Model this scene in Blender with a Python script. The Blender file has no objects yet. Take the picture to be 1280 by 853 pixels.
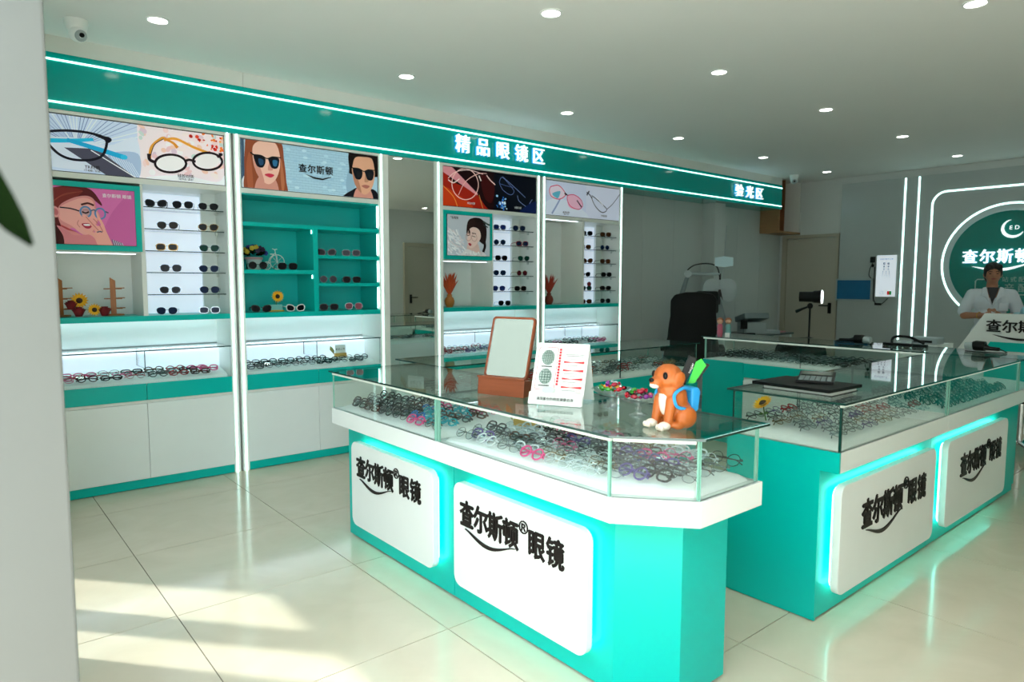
import bpy, bmesh, math, random
from mathutils import Vector, Matrix, Euler
random.seed(7)
sc = bpy.context.scene
COL = sc.collection
PI = math.pi

# ------------------------------------------------------------------ camera
YAW, PITCH, ROLL, FPX, CAMH = math.radians(49.999), math.radians(4.953), math.radians(0.16), 848.55, 1.38
f_ = Vector((math.cos(YAW)*math.cos(PITCH), math.sin(YAW)*math.cos(PITCH), -math.sin(PITCH)))
r_ = Vector((math.sin(YAW), -math.cos(YAW), 0))
u_ = r_.cross(f_)
r2 = r_*math.cos(ROLL) + u_*math.sin(ROLL)
u2 = -r_*math.sin(ROLL) + u_*math.cos(ROLL)
cd = bpy.data.cameras.new('camera')
cd.sensor_width = 36.0
cd.lens = FPX/1280*36
cd.clip_start = 0.02
cd.dof.use_dof = True
cd.dof.focus_distance = 3.4
cd.dof.aperture_fstop = 4.0
cam = bpy.data.objects.new('camera', cd)
COL.objects.link(cam)
M = Matrix((r2, u2, -f_)).transposed().to_4x4()
M.translation = Vector((0, 0, CAMH))
cam.matrix_world = M
sc.camera = cam

# ------------------------------------------------------------------ world, sun, exposure
w = bpy.data.worlds.new('sky')
sc.world = w
w.use_nodes = True
nt = w.node_tree
bg = nt.nodes['Background']
bg.inputs['Color'].default_value = (0.78, 0.92, 1.0, 1)
bg.inputs['Strength'].default_value = 6.0
sun = bpy.data.lights.new('sun', 'SUN')
sun.energy = 13.0
sun.angle = math.radians(1.5)
sun.color = (1.0, 0.97, 0.91)
so = bpy.data.objects.new('sun', sun)
COL.objects.link(so)
el = math.radians(56)
sd = Vector((0.65*math.cos(el), -0.76*math.cos(el), -math.sin(el)))
so.rotation_euler = sd.to_track_quat('-Z', 'Y').to_euler()
so.location = (-3, 8, 8)
vs = sc.view_settings
vs.view_transform = 'Standard'
vs.look = 'None'
vs.gamma = 1
vs.use_curve_mapping = False
vs.exposure = 0.78
sc.cycles.use_denoising = True
sc.cycles.max_bounces = 10
sc.cycles.diffuse_bounces = 5
sc.cycles.glossy_bounces = 5
sc.cycles.transparent_max_bounces = 28
sc.cycles.sample_clamp_indirect = 6.0
sc.cycles.caustics_reflective = False
sc.cycles.caustics_refractive = False

# ------------------------------------------------------------------ materials
def lin(c):
    if isinstance(c, str):
        c = tuple(int(c[i:i+2], 16) for i in (0, 2, 4))
    return tuple((x/255/12.92) if x/255 <= 0.04045 else ((x/255+0.055)/1.055)**2.4 for x in c)
MATS = {}
def mat(name, col, rough=0.5, metal=0.0, noise=0.0, nscale=8.0, emit=0.0, ecol=None, spec=0.5, coat=0.0, bump=0.0, stretch=None, alpha=None):
    if name in MATS:
        return MATS[name]
    m = bpy.data.materials.new(name)
    m.use_nodes = True
    n = m.node_tree.nodes
    l = m.node_tree.links
    b = n['Principled BSDF']
    c = lin(col)
    b.inputs['Base Color'].default_value = (*c, 1)
    b.inputs['Roughness'].default_value = rough
    b.inputs['Metallic'].default_value = metal
    b.inputs['Specular IOR Level'].default_value = spec
    b.inputs['Coat Weight'].default_value = coat
    if emit:
        b.inputs['Emission Color'].default_value = (*(lin(ecol) if ecol else c), 1)
        b.inputs['Emission Strength'].default_value = emit
    if noise or bump:
        tc = n.new('ShaderNodeTexCoord')
        mp = n.new('ShaderNodeMapping')
        mp.inputs['Scale'].default_value = stretch or (1, 1, 1)
        tx = n.new('ShaderNodeTexNoise')
        tx.inputs['Scale'].default_value = nscale
        tx.inputs['Detail'].default_value = 4
        l.new(tc.outputs['Object'], mp.inputs[0])
        l.new(mp.outputs[0], tx.inputs['Vector'])
        if noise:
            mx = n.new('ShaderNodeMixRGB')
            mx.inputs['Color1'].default_value = (*[x*(1-noise) for x in c], 1)
            mx.inputs['Color2'].default_value = (*[min(1, x*(1+noise)) for x in c], 1)
            l.new(tx.outputs['Fac'], mx.inputs['Fac'])
            l.new(mx.outputs[0], b.inputs['Base Color'])
        if bump:
            bp = n.new('ShaderNodeBump')
            bp.inputs['Strength'].default_value = bump
            bp.inputs['Distance'].default_value = 0.01
            l.new(tx.outputs['Fac'], bp.inputs['Height'])
            l.new(bp.outputs[0], b.inputs['Normal'])
    MATS[name] = m
    return m
def glassmat(name, tint, refl=(1, 1, 1), rough=0.0, ior=1.5, base=0.0):
    m = bpy.data.materials.new(name)
    m.use_nodes = True
    n = m.node_tree.nodes
    l = m.node_tree.links
    n.clear()
    o = n.new('ShaderNodeOutputMaterial')
    t = n.new('ShaderNodeBsdfTransparent')
    t.inputs[0].default_value = (*tint, 1)
    g = n.new('ShaderNodeBsdfGlossy')
    g.inputs['Color'].default_value = (*refl, 1)
    g.inputs['Roughness'].default_value = rough
    lw = n.new('ShaderNodeLayerWeight')
    lw.inputs['Blend'].default_value = 0.5
    pw = n.new('ShaderNodeMath')
    pw.operation = 'POWER'
    pw.inputs[1].default_value = 4.6
    l.new(lw.outputs['Facing'], pw.inputs[0])
    ad = n.new('ShaderNodeMath')
    ad.operation = 'MULTIPLY_ADD'
    f0 = ((ior-1)/(ior+1))**2 + base
    ad.inputs[1].default_value = 1-f0
    ad.inputs[2].default_value = f0
    ad.use_clamp = True
    l.new(pw.outputs[0], ad.inputs[0])
    mx = n.new('ShaderNodeMixShader')
    l.new(ad.outputs[0], mx.inputs[0])
    l.new(t.outputs[0], mx.inputs[1])
    l.new(g.outputs[0], mx.inputs[2])
    l.new(mx.outputs[0], o.inputs[0])
    MATS[name] = m
    return m
def emitmat(name, col, s):
    return mat(name, col, rough=0.4, emit=s, ecol=col)

white = mat('white_laminate', 'E9EEEC', 0.28, noise=0.02)
cream = mat('cream_frame', 'E4E6E0', 0.35, noise=0.02)
wallw = mat('wall_paint', 'CDD2CF', 0.7, noise=0.03, nscale=3)
panelw = mat('wall_panel', 'BCC4C2', 0.5, noise=0.03, stretch=(6, 6, .4))
ceilm = mat('ceiling_paint', 'E6E7E4', 0.75, noise=0.02, nscale=2)
teal = mat('turquoise_laminate', (0, 184, 174), 0.30, spec=.22, noise=0.02)
tealg = mat('turquoise_gloss', (0, 172, 164), 0.10, spec=.3, noise=0.02)
tealin = mat('turquoise_interior', (8, 186, 180), 0.40, noise=0.02)
led = emitmat('led_white', 'D2FFF8', 1.8)
ledc = emitmat('led_cyan', '8CFFF2', 4.5)
lampm = emitmat('lamp_disc', 'FFFDF4', 8.0)
litpan = mat('lit_panel', 'DCE8F4', 0.5, emit=0.34, ecol='DCE8FA')
glass = glassmat('clear_glass', (0.955, 0.985, 0.972), base=-.03)
glasst = glassmat('top_glass', (0.88, 0.96, 0.935), ior=1.55, base=0.0)
winglass = glassmat('window_glass', (0.46, 0.48, 0.48))
gedge = mat('glass_edge', '0E3A33', 0.15, spec=0.8)
gedgel = mat('glass_edge_light', '7FB5A5', 0.15, spec=0.8)
alu = mat('aluminium', 'BFC4BE', 0.35, 0.6)
railm = mat('glowing_case_rail', 'D2D8CE', .4, emit=.12, ecol='F2FFF8')  # plain cream rail; faint glow added to brighten the case inside
chrome = mat('chrome', 'D8DADA', 0.15, 1.0)
black = mat('black_plastic', '070708', 0.35, spec=.25)
blackc = mat('black_leather', '020202', 0.6, spec=.2, bump=0.2, nscale=60)
darkt = mat('dark_lettering', '150F0E', 0.4, spec=.25)
wood = mat('walnut_wood', '8A4526', 0.4, noise=0.3, nscale=6, stretch=(1, 1, 14))
bamboo = mat('bamboo_wood', 'A9652F', 0.45, noise=0.25, nscale=8, stretch=(10, 10, 1))
oak = mat('oak_laminate', '9C7650', 0.5, noise=0.22, nscale=5, stretch=(1, 1, 12))
grey = mat('grey_plastic', '7E8D90', 0.4)
lgrey = mat('light_grey_plastic', 'A3B0B3', 0.35)
cloth = mat('white_cloth', 'F7F9F9', 0.85, noise=0.03, nscale=25, bump=0.25)
mirror = mat('mirror_silver', 'E6ECE8', 0.01, 1.0)
signw = emitmat('sign_white', 'F4FFFF', .55)
haloc = emitmat('sign_halo', '1E9BD8', 0.35)
paper = mat('white_card', 'F0F3F2', 0.6)
leafg = mat('leaf_green', '39601F', 0.5, noise=0.25)
dleaf = mat('dark_leaf', '0E1A09', 0.9, noise=0.25, spec=.0)
yellow = mat('sunflower_yellow', 'FFB40A', 0.5, noise=0.15, nscale=30)
brownc = mat('sunflower_centre', '2E1608', 0.8)
redr = mat('rose_red', '7A0E16', 0.6, noise=0.25, nscale=40)
skin = mat('skin', 'B07A5E', 0.55)
hairm = mat('black_hair', '14100E', 0.6, bump=0.4, nscale=60)

# ------------------------------------------------------------------ mesh helpers
class MB:
    def __init__(s):
        s.v, s.f, s.m = [], [], []
    def add(s, vs, fs, mi=0):
        o = len(s.v)
        s.v += [tuple(p) for p in vs]
        s.f += [tuple(i+o for i in q) for q in fs]
        s.m += [mi]*len(fs)
        return s
    def box(s, x0, x1, y0, y1, z0, z1, mi=0):
        return s.add([(x, y, z) for x in (x0, x1) for y in (y0, y1) for z in (z0, z1)],
                     [(0, 1, 3, 2), (4, 6, 7, 5), (0, 4, 5, 1), (2, 3, 7, 6), (0, 2, 6, 4), (1, 5, 7, 3)], mi)
    def obox(s, c, size, R=None, mi=0):
        R = R or Matrix.Identity(3)
        c = Vector(c)
        h = [q/2 for q in size]
        return s.add([c + R @ Vector((x*h[0], y*h[1], z*h[2])) for x in (-1, 1) for y in (-1, 1) for z in (-1, 1)],
                     [(0, 1, 3, 2), (4, 6, 7, 5), (0, 4, 5, 1), (2, 3, 7, 6), (0, 2, 6, 4), (1, 5, 7, 3)], mi)
    def prism(s, pts, a0, a1, axis='z', mi=0, side=None):
        n = len(pts)
        def P(p, a):
            return {'z': (p[0], p[1], a), 'x': (a, p[0], p[1]), 'y': (p[0], a, p[1])}[axis]
        o = [P(p, a0) for p in pts] + [P(p, a1) for p in pts]
        s.add(o, [tuple(range(n))[::-1], tuple(range(n, 2*n))], mi)
        b = len(s.v)-2*n
        for i in range(n):
            j = (i+1) % n
            s.f.append((b+i, b+j, b+n+j, b+n+i))
            s.m.append(mi if side is None else side)
        return s
    def tube(s, path, r, n=8, closed=False, mi=0, flat=1.0):
        path = [Vector(p) for p in path]
        k = len(path)
        rs = r if isinstance(r, (list, tuple)) else [r]*k
        rings = []
        up = None
        for i, p in enumerate(path):
            a = path[i-1] if (i or closed) else p
            b = path[(i+1) % k] if (i < k-1 or closed) else p
            t = (b-a)
            t = t.normalized() if t.length else Vector((0, 0, 1))
            if up is None:
                up = Vector((0, 0, 1)) if abs(t.z) < 0.9 else Vector((1, 0, 0))
            x = t.cross(up)
            x = x.normalized() if x.length > 1e-6 else t.orthogonal().normalized()
            y = x.cross(t).normalized()
            up = y
            rings.append([p + x*math.cos(2*PI*j/n+PI/n)*rs[i] + y*math.sin(2*PI*j/n+PI/n)*rs[i]*flat for j in range(n)])
        vs = [q for g in rings for q in g]
        fs = []
        for i in range(k if closed else k-1):
            a, b = i*n, ((i+1) % k)*n
            for j in range(n):
                fs.append((a+j, a+(j+1) % n, b+(j+1) % n, b+j))
        if not closed:
            fs += [tuple(range(n))[::-1], tuple((k-1)*n+j for j in range(n))]
        return s.add(vs, fs, mi)
    def lathe(s, prof, c=(0, 0, 0), n=20, mi=0, R=None, sx=1, sy=1):
        vs, fs = [], []
        c = Vector(c)
        for (r, z) in prof:
            for j in range(n):
                q = Vector((r*math.cos(2*PI*j/n)*sx, r*math.sin(2*PI*j/n)*sy, z))
                vs.append(c + (R @ q if R else q))
        for i in range(len(prof)-1):
            for j in range(n):
                fs.append((i*n+j, i*n+(j+1) % n, (i+1)*n+(j+1) % n, (i+1)*n+j))
        fs.append(tuple(range(n))[::-1])
        fs.append(tuple((len(prof)-1)*n+j for j in range(n)))
        return s.add(vs, fs, mi)
    def ell(s, c, rad, R=None, nu=12, nv=8, mi=0):
        vs, fs = [], []
        c = Vector(c)
        for i in range(nv+1):
            th = PI*i/nv
            for j in range(nu):
                ph = 2*PI*j/nu
                q = Vector((rad[0]*math.sin(th)*math.cos(ph), rad[1]*math.sin(th)*math.sin(ph), rad[2]*math.cos(th)))
                vs.append(c + (R @ q if R else q))
        for i in range(nv):
            for j in range(nu):
                fs.append((i*nu+j, i*nu+(j+1) % nu, (i+1)*nu+(j+1) % nu, (i+1)*nu+j))
        return s.add(vs, fs, mi)
    def capsule(s, a, b, ra, rb, n=12):
        a, b = Vector(a), Vector(b)
        s.tube([a, a.lerp(b, .5), b], [ra, (ra+rb)/2, rb], n)
        s.ell(a, (ra, ra, ra), nu=n, nv=8)
        s.ell(b, (rb, rb, rb), nu=n, nv=8)
        return s
    def mesh(s, name, mats, off=None, bevel=0, smooth=None, seg=2, merge=False):
        me = bpy.data.meshes.new(name)
        off = off or Vector((0, 0, 0))
        me.from_pydata([(Vector(p)-off)[:] for p in s.v], [], s.f)
        for p, mi in zip(me.polygons, s.m):
            p.material_index = mi
        bm = bmesh.new()
        bm.from_mesh(me)
        if merge:
            bmesh.ops.remove_doubles(bm, verts=bm.verts, dist=1e-5)
        bmesh.ops.recalc_face_normals(bm, faces=bm.faces)
        if bevel:
            ed = [e for e in bm.edges if len(e.link_faces) == 2 and e.calc_face_angle(0) > 0.5]
            bmesh.ops.bevel(bm, geom=ed, offset=bevel, segments=seg, affect='EDGES', profile=0.6)
        bm.to_mesh(me)
        bm.free()
        if smooth:
            me.shade_smooth()
            me.set_sharp_from_angle(angle=math.radians(smooth))
        for m in (mats if isinstance(mats, (list, tuple)) else [mats]):
            me.materials.append(m)
        return me
def off_of(p):
    o = Vector((0, 0, 0))
    while p:
        o += p.location
        p = p.parent
    return o
def T(o, label=None, cat=None, group=None, kind=None):
    if label:
        o['label'] = label
    if cat:
        o['category'] = cat
    if group:
        o['group'] = group
    if kind:
        o['kind'] = kind
    return o
def thing(name, label, cat, loc=(0, 0, 0), group=None):
    o = bpy.data.objects.new(name, None)
    o.empty_display_size = 0.05
    COL.objects.link(o)
    o.location = loc
    return T(o, label, cat, group)
def part(name, mb, mats, parent=None, **k):
    """mb holds world coordinates; parents are unrotated when parts are added"""
    me = mb.mesh(name, mats, off_of(parent), **k)
    o = bpy.data.objects.new(name, me)
    COL.objects.link(o)
    o.parent = parent
    return o
def inst(name, me, parent=None, loc=(0, 0, 0), m=None):
    o = bpy.data.objects.new(name, me)
    COL.objects.link(o)
    o.parent = parent
    o.location = loc
    if m:
        o.material_slots[0].link = 'OBJECT'
        o.material_slots[0].material = m
    return o
def struct(name, mb, mats, **k):
    o = part(name, mb, mats, None, **k)
    o['kind'] = 'structure'
    return o
def B(*a):
    return MB().box(*a)
def pane(name, parent, x0, x1, y0, y1, z0, z1, g=None, edge=None):
    """a sheet of glass with darker green edges; the thinnest side is the thickness"""
    d = (x1-x0, y1-y0, z1-z0)
    a = d.index(min(d))
    mb = B(x0, x1, y0, y1, z0, z1)
    ax = [0, 0, 1, 1, 2, 2]
    mb.m = [0 if ax[i] == a else 1 for i in range(6)]
    return part(name, mb, [g or glass, edge or gedge], parent)
def rrect(x0, x1, z0, z1, r, n=5):
    pts = []
    for (cx, cz, a0) in ((x1-r, z1-r, 0), (x0+r, z1-r, 90), (x0+r, z0+r, 180), (x1-r, z0+r, 270)):
        for i in range(n+1):
            a = math.radians(a0+90*i/n)
            pts.append((cx+r*math.cos(a), cz+r*math.sin(a)))
    return pts
def catmull(pts, k=6, closed=False):
    P = [Vector((*p, 0)) if len(p) == 2 else Vector(p) for p in pts]
    n = len(P)
    out = []
    for i in range(n if closed else n-1):
        p0 = P[(i-1) % n] if (closed or i) else P[0]
        p1, p2 = P[i], P[(i+1) % n]
        p3 = P[(i+2) % n] if (closed or i+2 < n) else P[-1]
        for j in range(k):
            t = j/k
            out.append(0.5*((2*p1)+(p2-p0)*t+(2*p0-5*p1+4*p2-p3)*t*t+(3*p1-p0-3*p2+p3)*t**3))
    if not closed:
        out.append(P[-1])
    return out
TXT = {}
def text_mesh(body, bold=0.015, extrude=0.0):
    key = (body, bold, extrude)
    if key not in TXT:
        c = bpy.data.curves.new('lettering', 'FONT')
        c.body = body
        c.size = 1.0
        c.extrude = extrude
        c.resolution_u = 3
        o = bpy.data.objects.new('lettering', c)
        COL.objects.link(o)
        dg = bpy.context.evaluated_depsgraph_get()
        dg.update()
        me = bpy.data.meshes.new_from_object(o.evaluated_get(dg))
        bpy.data.objects.remove(o)
        if bold:     # heavier weight: the same glyph struck five times, slightly shifted
            pv = [v.co.copy() for v in me.vertices]
            pf = [tuple(p.vertices) for p in me.polygons]
            vs_, fs = [], []
            for kk, (dx, dy) in enumerate(((0, 0), (bold, 0), (-bold, 0), (0, bold*.7), (0, -bold*.7))):
                o_ = len(vs_)
                vs_ += [(v.x+dx, v.y+dy, v.z+.006*kk) for v in pv]
                fs += [tuple(i+o_ for i in q) for q in pf]
            me = bpy.data.meshes.new('lettering')
            me.from_pydata(vs_, [], fs)
        xs = [v.co.x for v in me.vertices]
        TXT[key] = (me, min(xs), max(xs))
    return TXT[key]
def letter(name, body, parent, org, U, V, size, m, bold=0.015, extrude=0.01, center=True, sx=1.0):
    """lettering laid on a surface at world org with baseline direction U and up direction V (size = character height)"""
    src, a, b = text_mesh(body, bold, extrude)
    U, V = Vector(U).normalized(), Vector(V).normalized()
    N = U.cross(V)
    me = bpy.data.meshes.new(name)
    me.from_pydata([], [], [])
    me = src.copy()
    dx = (a+b)/2 if center else a
    off = off_of(parent)
    for v in me.vertices:
        c = v.co.copy()
        v.co = Vector(org) + U*(c.x-dx)*size*sx + V*(c.y-0.38)*size + N*c.z*size - off
    me.materials.clear()
    me.materials.append(m)
    o = bpy.data.objects.new(name, me)
    COL.objects.link(o)
    o.parent = parent
    return o
def remeshed(name, mb, m, parent, voxel=0.008, smooth=6):
    """union of overlapping forms as one continuous skin"""
    o = part(name, mb, m, parent)
    md = o.modifiers.new('r', 'REMESH')
    md.mode = 'VOXEL'
    md.voxel_size = voxel
    ms = o.modifiers.new('s', 'SMOOTH')
    ms.factor = 0.5
    ms.iterations = smooth
    dg = bpy.context.evaluated_depsgraph_get()
    dg.update()
    me = bpy.data.meshes.new_from_object(o.evaluated_get(dg))
    o.modifiers.clear()
    o.data = me
    me.shade_smooth()
    if not me.materials:
        me.materials.append(m)
    return o
def copy_tree(o, parent=None):
    c = o.copy()
    COL.objects.link(c)
    c.parent = parent
    for ch in list(o.children):
        copy_tree(ch, c)
    return c

# flat print: coloured shapes inked on a sheet
class Print:
    def __init__(s, W, H):
        s.W, s.H, s.p = W, H, []
    def poly(s, pts, col):
        s.p.append(([(Vector(q)[0], Vector(q)[1]) for q in pts], lin(col)))
    def blob(s, pts, col, k=6):
        s.poly([(q.x, q.y) for q in catmull(pts, k, True)], col)
    def rect(s, x0, y0, x1, y1, col):
        s.poly([(x0, y0), (x1, y0), (x1, y1), (x0, y1)], col)
    def ell(s, cx, cy, rx, ry, col, rot=0, n=24):
        a = math.radians(rot)
        asp = s.W/s.H
        pts = []
        for i in range(n):
            x, y = rx*math.cos(2*PI*i/n), ry*math.sin(2*PI*i/n)
            xx, yy = x*asp, y
            pts.append((cx+(xx*math.cos(a)-yy*math.sin(a))/asp, cy+xx*math.sin(a)+yy*math.cos(a)))
        s.poly(pts, col)
    def line(s, pts, wd, col, closed=False, k=6, w2=None):
        q = catmull(pts, k, closed) if len(pts) > 2 else [Vector((*p, 0)) for p in pts]
        n = len(q)
        for i in range(n if closed else n-1):
            a, b = q[i], q[(i+1) % n]
            d = Vector(((b-a).x*s.W, (b-a).y*s.H, 0))
            if d.length < 1e-7:
                continue
            d.normalize()
            t = i/max(1, n-1)
            ww = wd if w2 is None else wd+(w2-wd)*t
            nx, ny = -d.y*ww/s.W, d.x*ww/s.H
            e = Vector((d.x*ww*.4/s.W, d.y*ww*.4/s.H, 0))
            a2, b2 = a-e, b+e
            s.poly([(a2.x-nx, a2.y-ny), (b2.x-nx, b2.y-ny), (b2.x+nx, b2.y+ny), (a2.x+nx, a2.y+ny)], col)
    def build(s, parent, org, U, V, mname, glow=0.0, step=0.00002):
        """clip to the sheet and stack the inks in order, each a hair above the last"""
        U, V = Vector(U), Vector(V)
        N = U.cross(V).normalized()
        vs, fs, cs = [], [], []
        off = off_of(parent)
        for k, (pts, c) in enumerate(s.p):
            for ax in (0, 1):
                for lim, sg in ((0.0, 1), (1.0, -1)):
                    o = []
                    for i in range(len(pts)):
                        a, b = pts[i-1], pts[i]
                        ia, ib = sg*(a[ax]-lim) >= 0, sg*(b[ax]-lim) >= 0
                        if ia != ib:
                            t = (lim-a[ax])/(b[ax]-a[ax])
                            o.append((a[0]+(b[0]-a[0])*t, a[1]+(b[1]-a[1])*t))
                        if ib:
                            o.append(b)
                    pts = o
                    if not pts:
                        break
                if not pts:
                    break
            if len(pts) < 3:
                continue
            b0 = len(vs)
            for (x, y) in pts:
                vs.append(Vector(org)+U*x*s.W+V*y*s.H+N*(0.0006+step*k)-off)
            fs.append(tuple(range(b0, b0+len(pts))))
            cs += [c]*len(pts)
        me = bpy.data.meshes.new('print')
        me.from_pydata([v[:] for v in vs], [], fs)
        ca = me.color_attributes.new('ink', 'FLOAT_COLOR', 'CORNER')
        i = 0
        for p in me.polygons:
            for li in p.loop_indices:
                ca.data[li].color = (*cs[me.loops[li].vertex_index], 1)
        m = MATS.get(mname)
        if not m:
            m = bpy.data.materials.new(mname)
            m.use_nodes = True
            b = m.node_tree.nodes['Principled BSDF']
            b.inputs['Roughness'].default_value = 0.35
            b.inputs['Specular IOR Level'].default_value = 0.15
            at = m.node_tree.nodes.new('ShaderNodeVertexColor')
            at.layer_name = 'ink'
            m.node_tree.links.new(at.outputs[0], b.inputs['Base Color'])
            if glow:
                m.node_tree.links.new(at.outputs[0], b.inputs['Emission Color'])
                b.inputs['Emission Strength'].default_value = glow
            MATS[mname] = m
        me.materials.append(m)
        o = bpy.data.objects.new('print', me)
        COL.objects.link(o)
        o.parent = parent
        return o

# ================================================================== THE SETTING
YW = 4.968          # front plane of the wall units and of the fascia
YB = 5.30           # wall behind them
XB = 9.70           # back wall
XF0, XF1 = -0.12, 0.20   # front wall thickness
YR = -2.2           # right wall
CH = 2.84           # ceiling

# floor of glazed tiles
tile_m = bpy.data.materials.new('floor_tile')
tile_m.use_nodes = True
_n, _l = tile_m.node_tree.nodes, tile_m.node_tree.links
_b = _n['Principled BSDF']
_b.inputs['Roughness'].default_value = 0.13
_tc = _n.new('ShaderNodeTexCoord')
_oi = _n.new('ShaderNodeObjectInfo')
_ad = _n.new('ShaderNodeVectorMath')
_ad.operation = 'ADD'
_mu = _n.new('ShaderNodeVectorMath')
_mu.operation = 'SCALE'
_mu.inputs[3].default_value = 1.0
_l.new(_oi.outputs['Location'], _mu.inputs[0])
_l.new(_tc.outputs['Object'], _ad.inputs[0])
_l.new(_mu.outputs[0], _ad.inputs[1])
_t1 = _n.new('ShaderNodeTexNoise')
_t1.inputs['Scale'].default_value = 3.5
_t1.inputs['Detail'].default_value = 8
_t1.inputs['Distortion'].default_value = 1.2
_l.new(_ad.outputs[0], _t1.inputs['Vector'])
_rp = _n.new('ShaderNodeValToRGB')
_rp.color_ramp.elements[0].position = 0.3
_rp.color_ramp.elements[0].color = (*lin('CFC2AC'), 1)
_rp.color_ramp.elements[1].position = 0.7
_rp.color_ramp.elements[1].color = (*lin('D7CAB5'), 1)
_l.new(_t1.outputs['Fac'], _rp.inputs['Fac'])
_l.new(_rp.outputs[0], _b.inputs['Base Color'])
grout = mat('grout', '5E564C', 0.9)
fl = struct('floor', B(XF0, XB, YR, YB, -0.05, -0.004), grout)
TS = 0.803
tme = {}
for i in range(-1, 12):
    for j in range(-5, 6):
        x0, x1 = 0.675+TS*i+.0019, 0.675+TS*(i+1)-.0019
        y0, y1 = 1.35+TS*j+.0019, 1.35+TS*(j+1)-.0019
        x0, x1, y0, y1 = max(x0, XF0), min(x1, XB), max(y0, YR), min(y1, YB)
        if x1-x0 < .02 or y1-y0 < .02:
            continue
        k = (round(x1-x0, 3), round(y1-y0, 3))
        if k not in tme:
            tme[k] = B(-k[0]/2, k[0]/2, -k[1]/2, k[1]/2, -.006, 0).mesh('tile', tile_m)
        inst('tile', tme[k], fl, ((x0+x1)/2, (y0+y1)/2, 0))
struct('ceiling', B(XF0, XB, YR, YB, CH, CH+.1), ceilm)
oz = struct('added_building_outside', B(-11.0, -10.0, -16, 18, -.03, 8.5), mat('facade_render', 'BDB8AA', .9, noise=.06))  # unseen facade, added to block low sky and fill the reflections
for _k in range(9):
    for _z in (.9, 3.6, 6.2):
        part('window', B(-9.99, -9.96, -14.5+3.5*_k, -12.9+3.5*_k, _z, _z+1.5), mat('facade_window', '3C464C', .15), oz)
struct('ground_outside', B(-12, XF0, -12, 14, -.09, -.03), mat('paving', 'BAB8B2', .9, noise=.1))  # paving out of view, added for daylight and reflections

# left wall with its panelling beyond the shelving
wl = struct('wall_left', B(XF0, XB, YB+.006, YB+.1, 0, CH), wallw)
for a, b_ in ((5.76, 6.488), (6.488, 7.09), (7.09, 7.70), (7.93, 8.53), (8.53, 9.136), (9.136, 9.70)):
    part('panel', B(a+.0015, b_-.0015, YB-.004, YB+.006, 0.0, 2.42), panelw, wl)
struct('column', B(7.70, 7.93, 5.107, YB, 0, 2.415), panelw)
# strip of wall panels between the fascia and the ceiling
sf = struct('trim_1', B(XF1, 9.10, YW+.014, YB, 2.742, CH), wallw)
for a, b_ in ((XF1, 1.70), (1.70, 4.16), (4.16, 6.6), (6.6, 9.10)):
    part('panel', B(a+.0015, b_-.0015, YW+.002, YW+.014, 2.742, CH), cream, sf)

# back wall, with the big sign panel
wb = struct('wall_back', B(XB, XB+.1, YR, YB, 0, CH), wallw)
# right wall and door
struct('wall_right', B(XF0, XB, YR-.1, YR, 0, CH), wallw)
def door(name, axis):
    if axis == 'x':   # in the back wall
        d = struct(name, B(XB-.035, XB-.004, 4.44, 5.16, 0.01, 2.02), mat('door_skin', 'AFAA9C', .5, noise=.03))
        fr = MB()
        fr.box(XB-.05, XB-.002, 5.162, 5.235, 0, 2.03).box(XB-.05, XB-.002, 4.40, 4.438, 0, 2.03).box(XB-.05, XB-.002, 4.40, 5.235, 2.03, 2.075)
        part('door_frame', fr, mat('door_frame', 'AEA796', .5), d)
        h = MB()
        h.box(XB-.048, XB-.036, 4.475, 4.52, .95, 1.10).tube([(XB-.045, 4.497, 1.06), (XB-.085, 4.497, 1.06), (XB-.085, 4.63, 1.06)], .010)
        part('door_handle', h, black, d)
    else:
        d = struct(name, B(7.35, 8.25, YR+.004, YR+.04, .01, 2.10), mat('door_skin', 'AFAA9C', .5, noise=.03))
        fr = MB()
        fr.box(7.27, 7.348, YR+.002, YR+.06, 0, 2.18).box(8.252, 8.33, YR+.002, YR+.06, 0, 2.18).box(7.348, 8.252, YR+.002, YR+.06, 2.102, 2.18)
        part('door_frame', fr, mat('door_frame', 'AEA796', .5), d)
        h = MB()
        h.box(7.40, 7.45, YR+.04, YR+.05, .94, 1.12).tube([(7.425, YR+.045, 1.06), (7.425, YR+.09, 1.06), (7.56, YR+.09, 1.06)], .011)
        part('door_handle', h, black, d)
door('door_1', 'x')
door('door_2', 'y')

# shop front: pier beside the open doorway, glazing, lintel
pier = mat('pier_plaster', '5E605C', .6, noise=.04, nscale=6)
struct('wall_front', MB().box(XF0, XF1, 4.25, YB, 0, 2.66), wallw)
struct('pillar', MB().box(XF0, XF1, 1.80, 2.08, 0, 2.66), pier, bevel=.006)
struct('beam', MB().box(XF0, XF1, YR, YB, 2.66, CH), wallw)
w1 = struct('window_1', MB().box(-.02, .10, 2.08, 4.25, 0, .10), alu)
for a, b_ in ((2.08, 2.14), (3.02, 3.10), (3.50, 3.60), (4.19, 4.25)):
    part('mullion', B(-.02, .10, a, b_, .10, 2.60), alu, w1)
part('window_head', B(-.02, .10, 2.08, 4.25, 2.60, 2.66), alu, w1)
for a, b_ in ((2.14, 3.02), (3.10, 3.50), (3.60, 4.19)):
    pane('pane', w1, .03, .038, a, b_, .10, 2.60, winglass)
w2 = struct('window_2', MB().box(-.02, .10, YR, -1.1, 0, .10), alu)
for a, b_ in ((YR, YR+.06), (-1.16, -1.1)):
    part('mullion', B(-.02, .10, a, b_, .10, 2.60), alu, w2)
part('window_head', B(-.02, .10, YR, -1.1, 2.60, 2.66), alu, w2)
pane('pane', w2, .03, .038, YR+.06, -1.16, .10, 2.60, winglass)

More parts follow.
